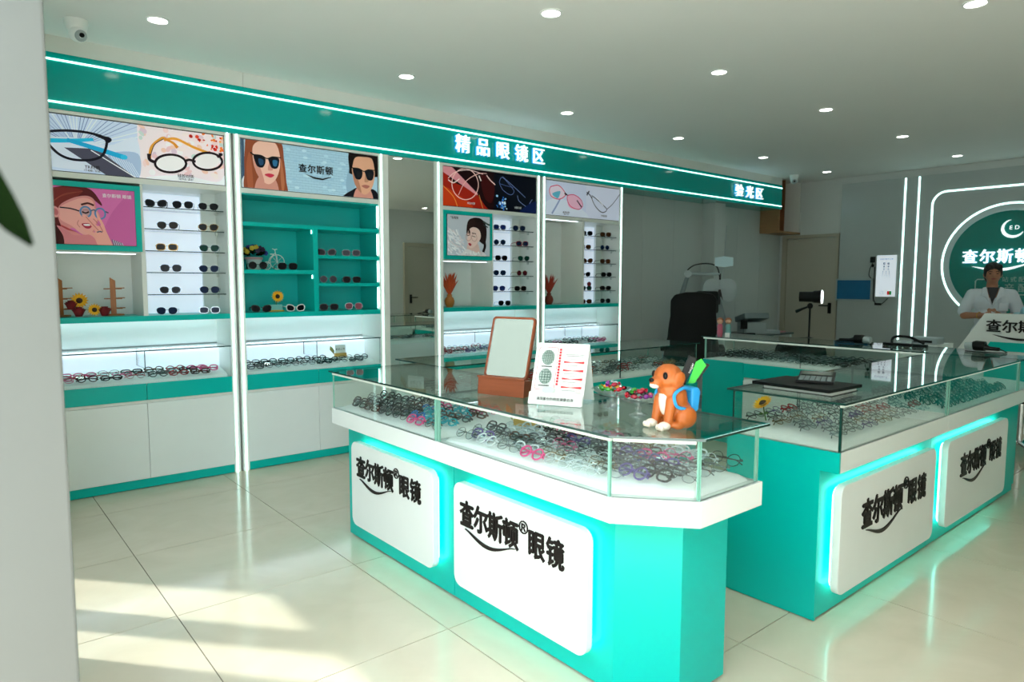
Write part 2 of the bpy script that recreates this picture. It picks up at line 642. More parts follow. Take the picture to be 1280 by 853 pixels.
# ------------------------------------------------------------------ ceiling downlights
def downlight():
    r = thing('downlight', 'round recessed ceiling downlight with a slim white trim ring, switched on', 'downlight', group='recessed ceiling downlights')
    n = 28
    mb = MB()
    ro, ri = .062, .048
    vs_ = []
    for (rr, z) in ((ro, 0), (ro, -.004), (ri+.004, -.007), (ri, -.001)):
        vs_ += [(rr*math.cos(2*PI*j/n), rr*math.sin(2*PI*j/n), z) for j in range(n)]
    fs = [(k*n+j, k*n+(j+1) % n, ((k+1) % 4)*n+(j+1) % n, ((k+1) % 4)*n+j) for k in range(4) for j in range(n)]
    mb.add(vs_, fs)
    part('trim_ring', mb, white, r, smooth=30)
    part('lamp_disc', MB().lathe([(ri, -.0025), (ri, -.0005)], n=n), lampm, r)
    return r
dl0 = downlight()
first = True
sl = bpy.data.lights.new('downlight_beam', 'SPOT')
sl.energy = 1.2
sl.spot_size = math.radians(115)
sl.spot_blend = 0.9
sl.shadow_soft_size = 0.05
sl.color = (0.75, 1.0, 0.97)
for y in (4.30, 2.80, 1.27, -.3, -1.6):
    for x in (1.01, 2.62, 4.22, 5.80, 7.42, 9.0):
        if y < 1.3 and x in (1.01, 2.62) and y > -1:
            pass
        d = dl0 if first else copy_tree(dl0)
        first = False
        d.location = (x, y, CH)
        d['label'] = ('lit round ceiling downlight, ' + {1.01: 'first', 2.62: 'second', 4.22: 'third', 5.8: 'fourth', 7.42: 'fifth', 9.0: 'sixth'}[x] + ' from the shop front, '
                      + {4.3: 'row along the fascia', 2.8: 'row over the island', 1.27: 'row over the book counter', -.3: 'row over the open floor', -1.6: 'row along the plain wall'}[y])
        lo = bpy.data.objects.new('downlight_beam', sl)
        COL.objects.link(lo)
        lo.parent = d
        lo.location = (0, 0, -.03)

# ------------------------------------------------------------------ fascia above the shelving
fa = thing('fascia_sign', 'long turquoise fascia with two white light lines and white lettering above shelving', 'sign', (4.6, YW, 2.41))
part('fascia_board', B(XF1, 9.10, YW, YB-.004, 2.41, 2.741), tealg, fa)
for z in (2.700, 2.452):
    part('led_strip', B(XF1, 9.10, YW-.006, YW+.001, z-.005, z+.005), led, fa)
def backlit(ch, x, z, size, parent, sx=1.0):
    c = letter('character', ch, parent, (x, YW-.03, z), (1, 0, 0), (0, 0, 1), size, signw, bold=.006, extrude=.04, sx=sx)
    letter('halo', ch, c, (x, YW-.008, z), (1, 0, 0), (0, 0, 1), size, haloc, bold=.022, extrude=.015, sx=sx)
for ch, x in zip('精品眼镜区', (3.575, 3.80, 4.03, 4.255, 4.475)):
    backlit(ch, x, 2.590, .165, fa)
for ch, x in zip('验光区', (7.97, 8.22, 8.465)):
    backlit(ch, x, 2.572, .165, fa, 1.15)

# ------------------------------------------------------------------ big sign panel on the back wall
bs = thing('brand_sign_panel', 'grey-white wall panel with light lines and round turquoise backlit brand sign', 'sign', (XB, 2.2, 0))
bp_ = mat('sign_panel_gloss', 'AEB7B6', .16, noise=.02)
part('panel_board', B(XB-.04, XB-.001, -1.6, 4.39, 0.05, 2.745), bp_, bs)
XS = XB-.04
for y in (3.575, 3.412):
    part('led_strip', B(XS-.006, XS+.001, y-.009, y+.009, .06, 2.74), led, bs)
CY, CZ = 2.40, 1.62
def ribbon(pts, hw, x0, x1, closed=False):
    mb = MB()
    n = len(pts)
    o, i_ = [], []
    for k in range(n):
        a = pts[k-1] if (k or closed) else pts[k]
        b = pts[(k+1) % n] if (k < n-1 or closed) else pts[k]
        d = (Vector(b)-Vector(a)).normalized()
        nn = Vector((-d.y, d.x))
        o.append(Vector(pts[k])+nn*hw)
        i_.append(Vector(pts[k])-nn*hw)
    vs_ = []
    for x in (x0, x1):
        vs_ += [(x, p.x, p.y) for p in o]+[(x, p.x, p.y) for p in i_]
    fs = []
    for k in range(n if closed else n-1):
        q = (k+1) % n
        fs += [(k, q, n+q, n+k), (2*n+k, 3*n+k, 3*n+q, 2*n+q), (k, 2*n+k, 2*n+q, q), (n+k, n+q, 3*n+q, 3*n+k)]
    mb.add(vs_, fs)
    return mb
rr = [(CY-.85, .06)]+[(CY-.85, 2.525-.16)]
for i in range(1, 9):
    a = PI-PI/2*i/8
    rr.append((CY-.85+.16+.16*math.cos(a), 2.525-.16+.16*math.sin(a)))
rr2 = [(2*CY-p[0], p[1]) for p in rr]
part('led_strip', ribbon([Vector(p) for p in rr+rr2[::-1]], .009, XS-.006, XS+.001), led, bs)
circ = [Vector((CY+.705*math.cos(2*PI*k/72), CZ+.705*math.sin(2*PI*k/72))) for k in range(72)]
part('led_ring', ribbon(circ, .009, XS-.006, XS+.001, True), led, bs)
disc = [(CY+.615*math.cos(2*PI*k/72), CZ+.615*math.sin(2*PI*k/72)) for k in range(72)]
disc2 = [(CY+.605*math.cos(2*PI*k/72), CZ+.605*math.sin(2*PI*k/72)) for k in range(72)]
part('disc_halo', MB().prism(disc2, XS-.022, XS-.004, 'x'), emitmat('disc_halo', 'D8F6F2', 1.2), bs)
part('disc', MB().prism(disc, XS-.040, XS-.022, 'x'), mat('turquoise_disc', (0, 128, 116), .25), bs)
XD = XS-.058
for ch, y in zip('查尔斯顿', (2.79, 2.612, 2.435, 2.257)):
    c = letter('character', ch, bs, (XD, y, 1.705), (0, -1, 0), (0, 0, 1), .176, signw, bold=.022, extrude=.05, sx=.93)
    letter('halo', ch, c, (XD+.016, y, 1.705), (0, -1, 0), (0, 0, 1), .176, haloc, bold=.034, extrude=.01, sx=.93)
letter('registered_mark', '®', bs, (XD, 2.10, 1.76), (0, -1, 0), (0, 0, 1), .08, signw, bold=0, extrude=.06)
sw = []
for t in range(13):
    q = t/12
    sw.append(Vector((2.76-.60*q, 1.585-.045*math.sin(PI*min(1, q*1.05))**1.2+.035*q*q)))
def swoosh(pts, maxw, x0, x1):
    mb = MB()
    n = len(pts)
    up, lo = [], []
    for k, p in enumerate(pts):
        ww = maxw*math.sin(PI*(k+.15)/(n-.7))**.8
        up.append((p.x, p.y+ww*.35))
        lo.append((p.x, p.y-ww*.65))
    return mb.prism(up+lo[::-1], x0, x1, 'x')
part('swoosh', swoosh(sw, .030, XD-.01, XD+.012), signw, bs)
# emblem: crescent with two letters
cr = []
for k in range(17):
    a = math.radians(110+k*13.5)
    cr.append((2.375-.112*math.cos(a), 2.02+.108*math.sin(a)))
cr2 = []
for k in range(17):
    a = math.radians(110+(16-k)*13.5)
    cr2.append((2.360-.102*math.cos(a), 2.034+.094*math.sin(a)))
part('emblem_crescent', MB().prism(cr+cr2, XD-.01, XD+.012, 'x'), signw, bs)
for ch, y in zip('ED', (2.392, 2.332)):
    letter('character', ch, bs, (XD, y, 2.035), (0, -1, 0), (0, 0, 1), .065, signw, bold=.0, extrude=.06)
soft = mat('sign_print_pale', '9FC8C2', .5)
for ch, y in zip('一站式配镜', (2.50, 2.42, 2.34, 2.26, 2.18)):
    letter('character', ch, bs, (XS-.041, y, 1.43), (0, -1, 0), (0, 0, 1), .066, soft, bold=0, extrude=.01)
for ch, y in zip('生产配送', (2.52, 2.38, 2.24, 2.10)):
    letter('character', ch, bs, (XS-.041, y, 1.33), (0, -1, 0), (0, 0, 1), .11, soft, bold=0, extrude=.01)
part('outline_box', ribbon([Vector(p) for p in ((2.55, 1.43), (2.70, 1.43), (2.72, 1.41), (2.72, 1.27), (2.70, 1.25), (2.05, 1.25))], .006, XS-.044, XS-.040), soft, bs)

# ------------------------------------------------------------------ hanging wood cabinet in the corner
hc = thing('corner_cabinet', 'open-fronted wood wall cabinet hung in ceiling corner above the door', 'cabinet', (9.4, 5.15, 2.09))
part('side_panel', B(9.105, 9.125, 5.0, YB-.006, 2.115, CH-.002), oak, hc)
part('side_panel', B(9.68, 9.70-.002, 5.0, YB-.006, 2.115, CH-.002), cream, hc)
part('back_panel', B(9.125, 9.68, YB-.02, YB-.006, 2.115, CH-.002), mat('brown_interior', '7A4A26', .55, noise=.2, stretch=(1, 1, 10)), hc)
part('bottom_panel', B(9.105, 9.698, 4.99, YB-.006, 2.09, 2.115), oak, hc)
part('divider', B(9.27, 9.285, 5.02, YB-.02, 2.115, CH-.002), mat('brown_interior', '7A4A26'), hc)

# ================================================================== EYEWEAR (meshes shared between alike pieces)
def outline(shape, a, b, n=16):
    pts = []
    for i in range(n):
        t = 2*PI*i/n
        c, s_ = math.cos(t), math.sin(t)
        e = {'round': 2.0, 'oval': 2.1, 'rect': 3.6, 'square': 3.0, 'cat': 2.6, 'aviator': 2.3, 'hex': 2.5}[shape]
        x = a*math.copysign(abs(c)**(2/e), c)
        z = b*math.copysign(abs(s_)**(2/e), s_)
        if shape == 'cat':
            z += .22*b*(x/a)*(1 if z > 0 else .3)
        if shape == 'aviator':
            x *= 1+.10*(z/b)
            x += .08*a*(1-z/b)*0
            z -= .10*b*(x/a if z < 0 else 0)*-1
        if shape == 'hex':
            x *= 1+.06*(z/b)
        pts.append((x, z))
    return pts
EYE = {}
def eyewear_meshes(shape, a, b, rim, flatten=1.6):
    key = (shape, a, b, rim)
    if key in EYE:
        return EYE[key]
    cx = a+.0085
    front = MB()
    lenses = []
    for sgn in (-1, 1):
        o = [(sgn*(cx+x), .0, b+z) for x, z in outline(shape, a, b)]
        front.tube(o, rim, 4, True, flat=flatten if rim > .0015 else 1)
        lm = MB()
        o2 = [(sgn*(cx+x*.99), z*.99+b) for x, z in outline(shape, a, b)]
        lm.prism(o2, -.0006, .0006, 'y')
        lenses.append(lm)
    zb = b*1.25
    front.tube([(-.0095, 0, zb-.002), (-.004, -.001, zb+.001), (.004, -.001, zb+.001), (.0095, 0, zb-.002)], rim*1.1, 5)
    temples = []
    for sgn in (-1, 1):
        x = sgn*(cx+a)
        front.tube([(x-sgn*.002, 0, b*1.35), (x+sgn*.003, .001, b*1.38), (x+sgn*.004, .006, b*1.38)], rim*1.5, 4)
        tm = MB()
        tm.tube([(x+sgn*.004, .005, b*1.38), (x+sgn*.003, .05, b*1.36), (x, .098, b*1.25), (x-sgn*.006, .125, .012), (x-sgn*.009, .135, .0065)],
                [rim*1.2, rim*1.1, rim*1.1, rim*1.5, rim*1.6], 4, flat=1.5)
        temples.append(tm)
    dm = MATS['black_plastic']
    EYE[key] = (front.mesh('frame_front', dm), [q.mesh('lens', dm) for q in lenses], [q.mesh('temple', dm) for q in temples], front, lenses, temples)
    return EYE[key]
FR = {
    'black': mat('frame_black', '101013', .25), 'tortoise': mat('frame_tortoise', '4A2614', .25, noise=.5, nscale=150),
    'blue': mat('frame_blue', '1F6FB8', .25), 'pink': mat('frame_pink', 'D94C86', .25), 'red': mat('frame_red', 'A3202A', .25),
    'clear': mat('frame_clear', 'C9D0D4', .15), 'silver': mat('frame_silver', '9AA0A6', .25, .9), 'gold': mat('frame_gold', 'B08A50', .25, .9),
    'purple': mat('frame_purple', '5B4A86', .25), 'grey': mat('frame_grey', '4B5055', .3), 'cyan': mat('frame_cyan', '2EA6B5', .25), 'white': mat('frame_white', 'EFEFEF', .3),
    'gunmetal': mat('frame_gunmetal', '2C3036', .25, .7)}
LN = {'clear': glassmat('lens_clear', (.96, .975, .98), base=-.015)}
def tinted(name, col, tr):
    m = mat('lens_'+name, col, .2, spec=.1)
    LN[name] = m
for nm, c in (('dark', '0D1013'), ('green', '123F33'), ('blue', '1B2D6B'), ('brown', '4A2A18'), ('grey', '3A3634'), ('rose', '8E4A56'), ('wine', '4A1220'), ('navy', '0E2140'), ('violet', '5A4B86')):
    tinted(nm, c, 0)
def eyewear(name, label, group, spec, fmat, lmat, mtx, cat, parts=True):
    me, lens, tem = eyewear_meshes(*spec)[:3]
    o = inst(name, me, None, (0, 0, 0), fmat)
    o.matrix_world = mtx
    T(o, label, cat, group)
    if parts:
        for q in lens:
            inst('lens', q, o, (0, 0, 0), lmat)
        for q in tem:
            inst('temple', q, o, (0, 0, 0), fmat)
    return o
SUNSPEC = [('aviator', .027, .0235, .0011), ('square', .028, .022, .0018), ('round', .025, .0245, .0014), ('cat', .027, .022, .0022), ('hex', .027, .024, .0012), ('rect', .028, .019, .0022)]
OPTSPEC = [('oval', .026, .0175, .0026), ('rect', .0265, .0165, .0028), ('round', .0235, .0225, .0014), ('square', .026, .0205, .0027), ('cat', .026, .018, .0026), ('hex', .025, .021, .0013), ('round', .024, .022, .0025)]

def on_shelf(x, y, z, rz, spec, fm, lm, label, group='sunglasses on the wall shelving', sc_=1.0):
    m = Matrix.Translation((x, y, z+.0045)) @ Matrix.Rotation(rz, 4, 'Z') @ Matrix.Scale(sc_, 4)
    return eyewear('sunglasses', label, group, spec, FR[fm], LN[lm], m, 'sunglasses')

# ================================================================== WALL DISPLAY UNITS
def showcase_low(u, x0, x1):
    """lower part of a wall unit: lit glass case, drawers, cupboard doors, plinth"""
    xm = (x0+x1)/2
    part('case_back', B(x0, x1, YB-.05, YB-.012, .71, .915), litpan, u)
    part('case_floor', B(x0, x1, YW+.002, YB-.05, .690, .706), white, u)
    part('case_bed', MB().prism([(YW+.03, .706), (YB-.05, .706), (YB-.05, .775), (YB-.10, .765), (YW+.05, .722)], x0+.02, x1-.02, 'x'), cloth, u)
    pane('glass_top', u, x0+.002, x1-.002, YW-.004, YB-.012, .918, .926)
    pane('glass_front', u, x0+.004, x1-.004, YW+.006, YW+.011, .708, .917, glass)
    pane('glass_divider', u, xm-.003, xm+.003, YW+.02, YB-.06, .80, .917, glass)
    for a, b_ in ((x0+.001, xm-.0015), (xm+.0015, x1-.001)):
        part('drawer', B(a, b_, YW-.003, YW+.012, .594, .705), teal, u, bevel=.001)
        part('cupboard_door', B(a, b_, YW-.001, YW+.014, .066, .572), white, u, bevel=.001)
    part('carcass', B(x0, x1, YW+.013, YB-.012, .062, .69), white, u)
    part('case_light', B(x0+.02, x1-.02, YB-.066, YB-.054, .903, .914), emitmat('led_case', 'EAF6FF', 4.0), u)
    part('added_shelf_light', B(x0+.02, x1-.02, YB-.075, YB-.065, 1.110, 1.1165), emitmat('led_case', 'EAF6FF', 4.0), u)  # hidden strip, added to brighten the gap under the turquoise shelf
    part('rail', B(x0, x1, YW+.004, YW+.013, .574, .592), cream, u)
    part('plinth', B(x0, x1, YW+.010, YB-.012, 0.004, .062), teal, u)
def side(u, x0, x1, strip):
    s = part('side_panel', B(x0, x1, YW-.002, YB-.006, .002, 2.409), cream, u)
    part('led_strip', B(strip-.005, strip+.005, YW-.009, YW-.002, .002, 2.409), led, s)
def poster_frame(u, x0, x1, pr, z0=2.045, z1=2.385):
    part('head_rail', B(x0, x1, YW, YB-.012, 2.389, 2.409), cream, u)
    part('poster_rail', B(x0, x1, YW, YB-.012, 2.008, 2.042), cream, u)
    ps = part('poster_box', B(x0+.004, x1-.004, YW+.006, YW+.05, z0, z1), black, u)
    pr.build(ps, (x0+.006, YW+.006, z0+.002), (1, 0, 0), (0, 0, 1), 'poster_ink', .16)
    return ps
def shelf_bay(u, x0, x1, rows=(1.87, 1.727, 1.583, 1.440, 1.293)):
    part('light_panel', B(x0+.005, x1-.10, YB-.05, YB-.012, 1.156, 1.985), litpan, u)
    part('bay_side', B(x1-.10, x1, YB-.08, YB-.012, 1.156, 2.008), white, u)
    for z in rows:
        g = pane('glass_shelf', u, x0+.004, x1-.012, YW+.03, YB-.055, z-.006, z)
        part('shelf_bracket', B(x1-.06, x1-.048, YW+.06, YW+.075, z-.03, z-.006), alu, g)
    return rows
def teal_shelf(u, x0, x1):
    part('shelf', B(x0, x1, YW-.004, YB-.012, 1.117, 1.153), teal, u, bevel=.001)
def unit_back(u, x0, x1, m=None, z0=.93, z1=2.409):
    part('back_panel', B(x0, x1, YB-.012, YB-.006, z0, z1), m or white, u)

def txt(parent, body, x, z, size, m, y=None, bold=.01):
    return letter('lettering', body, parent, (x, (YW+.006-.006) if y is None else y, z), (1, 0, 0), (0, 0, 1), size, m, bold=bold, extrude=0.0)

# ---- the printed posters
SKIN, SKIN2, LIP = 'E9B9A6', 'CF8F80', 'C8324A'
def specs_print(p, c1, c2, rx, ry, col, wd, fill=None, rot=0):
    for (x, y) in (c1, c2):
        if fill:
            p.ell(x, y, rx, ry, fill, rot)
    for (x, y) in (c1, c2):
        n = 24
        asp = p.W/p.H
        pts = []
        a = math.radians(rot)
        for i in range(n):
            X, Y = rx*math.cos(2*PI*i/n)*asp, ry*math.sin(2*PI*i/n)
            pts.append((x+(X*math.cos(a)-Y*math.sin(a))/asp, y+X*math.sin(a)+Y*math.cos(a)))
        p.line(pts, wd, col, True, k=2)
def poster_a():
    p = Print(1.088, .336)
    p.rect(0, 0, .51, 1, 'C9D9F0')
    p.rect(.51, 0, 1, 1, 'F0E2E6')
    rnd = random.Random(3)
    for i in range(26):          # radiating folds of a pale cloth
        a = math.radians(20+i*5.2)
        p.line([(.20+.04*math.cos(a), .45+.1*math.sin(a)), (.20+.36*math.cos(a), .45+1.0*math.sin(a))], .0022, rnd.choice(['8FA6CC', 'E6EEFA', 'A9BCDD', '7C93BE']))
    p.blob([(.0, .5), (.2, .62), (.36, .55), (.5, .75), (.51, .2), (.4, .05), (0, .1)], 'D8E2F4')
    p.blob([(.36, .40), (.51, .45), (.51, .0), (.44, .0), (.38, .2)], 'A8BEDD')
    for i in range(9):
        p.line([(.36+.014*i, .42-.02*i), (.42+.012*i, 0.0)], .0014, 'E6EEFA')
    p.poly([(.14, .42), (.30, .46), (.51, -.05), (.36, -.05)], '4A4A5C')
    p.line([(.27, .42), (.50, -.02)], .003, 'E8ECF4')
    p.line([(.02, .50), (.16, .55), (.28, .62)], .014, '22B6E0', k=8, w2=.009)
    p.line([(.16, .56), (.30, .46), (.43, .36)], .012, '1FA8DA', k=8, w2=.016)
    p.ell(.435, .36, .018, .045, '30BCE6')
    p.line([(-.01, .60), (.03, .62), (.08, .68), (.17, .73), (.27, .73), (.345, .66), (.34, .45), (.315, .32), (.26, .24), (.18, .22), (.12, .28), (.075, .42), (.05, .55), (.06, .66)], .0075, '0E0E1C', False, k=6)
    p.blob([(.29, .70), (.36, .70), (.375, .64), (.35, .58), (.335, .64)], '0E0E1C')
    p.blob([(-.01, .64), (.05, .66), (.06, .56), (.02, .47), (-.01, .48)], '0E0E1C')
    for i in range(70):          # blossom
        x, y = rnd.uniform(.52, 1), rnd.uniform(.12, .98)
        p.ell(x, y, rnd.uniform(.008, .022), rnd.uniform(.03, .07), rnd.choice(['F2D2D0', 'E8C4C8', 'F6E4E2', 'DCC6D4', 'F0EEF2', 'C9D8D4', 'EEC9B8']), rnd.uniform(0, 90), 10)
    for i in range(46):
        x = rnd.uniform(.80, 1.0)
        y = rnd.uniform(.55, 1.0)
        if x+y*.25 > 1.03:
            p.ell(x, y, rnd.uniform(.004, .012), rnd.uniform(.015, .04), rnd.choice(['E2462A', 'D1301E', 'F07A28', 'B4201A', 'F49A3C']), rnd.uniform(0, 180), 8)
    p.blob([(.55, .0), (.75, .12), (.95, .05), (1, .2), (1, 0)], 'EEF2F8')
    p.line([(.57, .40), (.585, .62), (.64, .80), (.665, .80)], .009, 'E09A3A', w2=.006)
    p.line([(.655, .77), (.72, .82), (.82, .70), (.93, .60)], .008, 'E8A23E', w2=.009)
    p.line([(.655, .79), (.70, .74), (.725, .66)], .006, 'D98E30', w2=.010)
    p.line([(.575, .44), (.60, .66), (.65, .79)], .0025, '40302A')
    p.ell(.685, .33, .088, .17, 'F4F0F2', 8)
    p.ell(.90, .45, .075, .15, 'F4EEF0', 22)
    specs_print(p, (.685, .33), (.90, .45), .088, .17, '1C1016', .0075, None, 10)
    p.line([(.765, .40), (.79, .44), (.825, .42)], .008, '1C1016')
    p.line([(.565, .46), (.57, .36), (.60, .32)], .010, '1C1016')
    p.line([(.96, .56), (.985, .62), (.97, .62)], .008, '1C1016')
    return p
def face_print(p, cx, cy, s, hair, glasses='dark', male=False):
    """a face with sunglasses looking out of the poster"""
    A = p.H/p.W
    def q(l):
        return [(cx+x*s*A, cy+y*s) for x, y in l]
    if not male:
        p.blob(q([(-.62, .9), (.1, 1.0), (.52, .75), (.60, .2), (.66, -.5), (.60, -1.1), (-.7, -1.1), (-.78, -.3), (-.75, .4)]), hair)
        p.blob(q([(-.58, .3), (-.50, -.9), (-.66, -1.0), (-.72, -.2)]), 'A65A3C')
        p.blob(q([(.50, .2), (.60, -.6), (.52, -1.0), (.46, -.4)]), 'B06A48')
    else:
        p.blob(q([(-.60, .2), (-.58, .85), (0, 1.05), (.55, .9), (.62, .3), (.55, 0), (-.5, 0)]), hair)
    p.blob(q([(-.30, -.5), (.25, -.5), (.34, -1.1), (-.42, -1.1)]), SKIN2)
    p.blob(q([(-.46, .55), (-.1, .78), (.30, .72), (.45, .35), (.44, -.12), (.30, -.50), (.08, -.70), (-.12, -.66), (-.36, -.40), (-.48, .05)]), SKIN if not male else 'D9A284')
    p.blob(q([(-.46, .1), (-.38, -.36), (-.12, -.66), (-.2, -.3), (-.34, 0)]), SKIN2 if not male else 'B47C62')
    if male:
        p.blob(q([(-.50, .2), (-.48, .75), (-.1, .98), (.3, .92), (.5, .6), (.46, .3), (.36, .66), (0, .70), (-.36, .62)]), hair)
    p.blob(q([(.10, .1), (.20, -.18), (.10, -.24), (.02, -.20)]), SKIN2 if not male else 'B98468')
    p.blob(q([(-.10, -.40), (.06, -.34), (.24, -.38), (.10, -.48)]), LIP if not male else 'B0675C')
    gl = '10141C'
    p.blob(q([(-.44, .22), (-.10, .20), (-.06, .02), (-.16, -.16), (-.34, -.14), (-.43, .05)]), gl)
    p.blob(q([(.06, .20), (.40, .22), (.42, .04), (.34, -.14), (.16, -.14), (.07, .04)]), gl)
    p.blob(q([(-.30, .12), (-.14, .10), (-.14, -.06), (-.26, -.08)]), '24486A' if not male else '1C1C20')
    p.blob(q([(.20, .12), (.36, .12), (.33, -.06), (.22, -.06)]), '2C6A94' if not male else '1C1C20')
    p.line(q([(-.5, .24), (-.2, .24), (0, .16), (.2, .24), (.48, .24)]), .006*s, '14100F')
    p.line(q([(-.44, .22), (-.56, .30)]), .008*s, '14100F')
def poster_b():
    p = Print(1.078, .336)
    p.rect(0, 0, 1, 1, 'A8CBDC')
    rnd = random.Random(5)
    for r in range(17):
        p.line([(.25, r/17+.03), (.78, r/17+.03)], .0009, '7FA6BC')
        for k in range(13):
            x = .27+k*.042+(.02 if r % 2 else 0)
            p.line([(x, r/17+.03), (x, (r+1)/17+.03)], .0007, '86ADC0')
    for i in range(40):
        p.ell(rnd.uniform(.3, .75), rnd.uniform(.05, .95), .018, .03, rnd.choice(['B6D6E4', '9CC2D6', 'C0DCE8']), 0, 8)
    p.rect(0, 0, .02, 1, '41586E')
    p.blob([(.02, .25), (.10, .06), (.2, 0), (.3, .02), (.32, -.05), (.02, -.05)], 'D9DCE4')
    face_print(p, .17, .55, .62, '8E4A30')
    p.blob([(.78, .0), (.74, .3), (.80, .9), (.83, .5)], '8FB2C8')
    p.blob([(.72, -.05), (.80, .18), (.84, .22), (.96, .22), (1.0, .1), (1.0, -.05)], '14131A')
    face_print(p, .885, .52, .62, '17110F', male=True)
    return p
def poster_c():
    p = Print(1.086, .336)
    p.rect(0, 0, .52, 1, '1A0508')
    p.rect(.52, 0, 1, 1, '040814')
    p.blob([(0, 0), (0, .85), (.1, .62), (.3, .45), (.42, .1), (.45, -.1)], '9E1F10')
    p.blob([(0, .45), (.12, .35), (.3, .0), (0, -.05)], 'C43A12')
    p.blob([(.38, .9), (.52, .7), (.50, .2), (.42, .3)], '3A0B0C')
    p.poly([(0, 1), (.09, 1), (.35, .38), (.34, .34), (0, .85)], 'D88E96')
    p.line([(0, .50), (.10, .25), (.14, 0)], .004, 'E88A3A')
    specs_print(p, (.22, .60), (.22, .60), .135, .40, 'F0C9C0', .0035, None, 20)
    p.line([(.05, .70), (.12, .88), (.25, .98), (.40, .92)], .003, 'F2D2CC')
    p.line([(.15, .30), (.22, .66), (.34, .90), (.44, .95)], .003, 'E8B8B0')
    p.line([(.05, .66), (.10, .60), (.16, .72)], .004, 'F4E0DC')
    p.line([(.36, .86), (.38, .74)], .006, 'F4E8E4')
    p.line([(.44, .9), (.48, .78), (.53, .68)], .005, 'F0CFC8')
    p.line([(.36, .35), (.40, .0)], .003, 'D8924A')
    p.line([(.58, .80), (.61, .90), (.70, .70), (.74, .55), (.70, .45), (.62, .55), (.58, .72), (.58, .80)], .0018, '6E86C4')
    p.line([(.61, .92), (.74, .68), (.87, .42)], .0022, '7A94CC')
    p.line([(.78, .45), (.80, .30), (.90, .15), (.92, .26), (.95, .38)], .0022, '8AA2D6')
    p.line([(.58, .72), (.66, .68), (.73, .66)], .0016, '5B74B8')
    rnd = random.Random(9)
    for i in range(34):
        p.ell(rnd.gauss(.61, .028), rnd.gauss(.16, .075), rnd.uniform(.004, .013), rnd.uniform(.015, .04), rnd.choice(['3F8FE0', '8CC4F4', '1C54A8', 'D4ECFC', '2A6CC8']), rnd.uniform(0, 90), 6)
    p.ell(.55, .38, .012, .03, '9AC8F0')
    p.blob([(.80, .0), (1, .35), (1, 0)], '0C1C4A')
    return p
def poster_d():
    p = Print(1.086, .336)
    p.rect(0, 0, .525, 1, 'CBD4EC')
    p.rect(.525, 0, 1, 1, 'D3D9EE')
    p.blob([(0, .35), (.2, .5), (.5, .2), (.52, -.1), (0, -.1)], 'D8E0F2')
    p.line([(.22, .70), (.15, .35), (.08, .05)], .009, '8FA0C4', w2=.010)
    p.blob([(.06, .78), (.14, .90), (.24, .70), (.22, .52), (.10, .48), (.05, .62)], 'E6D4E4')
    p.blob([(.28, .62), (.40, .62), (.47, .40), (.40, .24), (.30, .28), (.27, .48)], 'E8B4CC')
    p.blob([(.08, .62), (.18, .72), (.15, .5)], '5FB2CC')
    p.line([(.06, .82), (.16, .88), (.24, .70), (.235, .58), (.16, .48), (.07, .54), (.045, .70), (.06, .82)], .0045, 'D5426E')
    p.line([(.27, .62), (.36, .66), (.45, .54), (.475, .36), (.42, .24), (.32, .30), (.275, .46), (.27, .62)], .0045, 'D5426E')
    p.line([(.235, .66), (.255, .66), (.275, .62)], .006, '3A1A2A')
    p.line([(.24, .70), (.255, .62)], .006, '241420')
    p.line([(.40, .50), (.46, .32)], .007, '3A1626')
    p.line([(.53, .78), (.57, .72), (.60, .62)], .006, '4A4E60')
    p.line([(.60, .70), (.66, .62), (.76, .45), (.81, .34), (.80, .26), (.74, .22), (.66, .36), (.61, .55), (.60, .66)], .0045, '2A2C3A')
    p.line([(.66, .66), (.70, .58), (.76, .44)], .004, 'E8EAF4')
    p.line([(.81, .32), (.90, .52), (1.0, .84)], .004, '5A5E72')
    p.line([(.53, .70), (.56, .82)], .008, '3A3E4E')
    return p
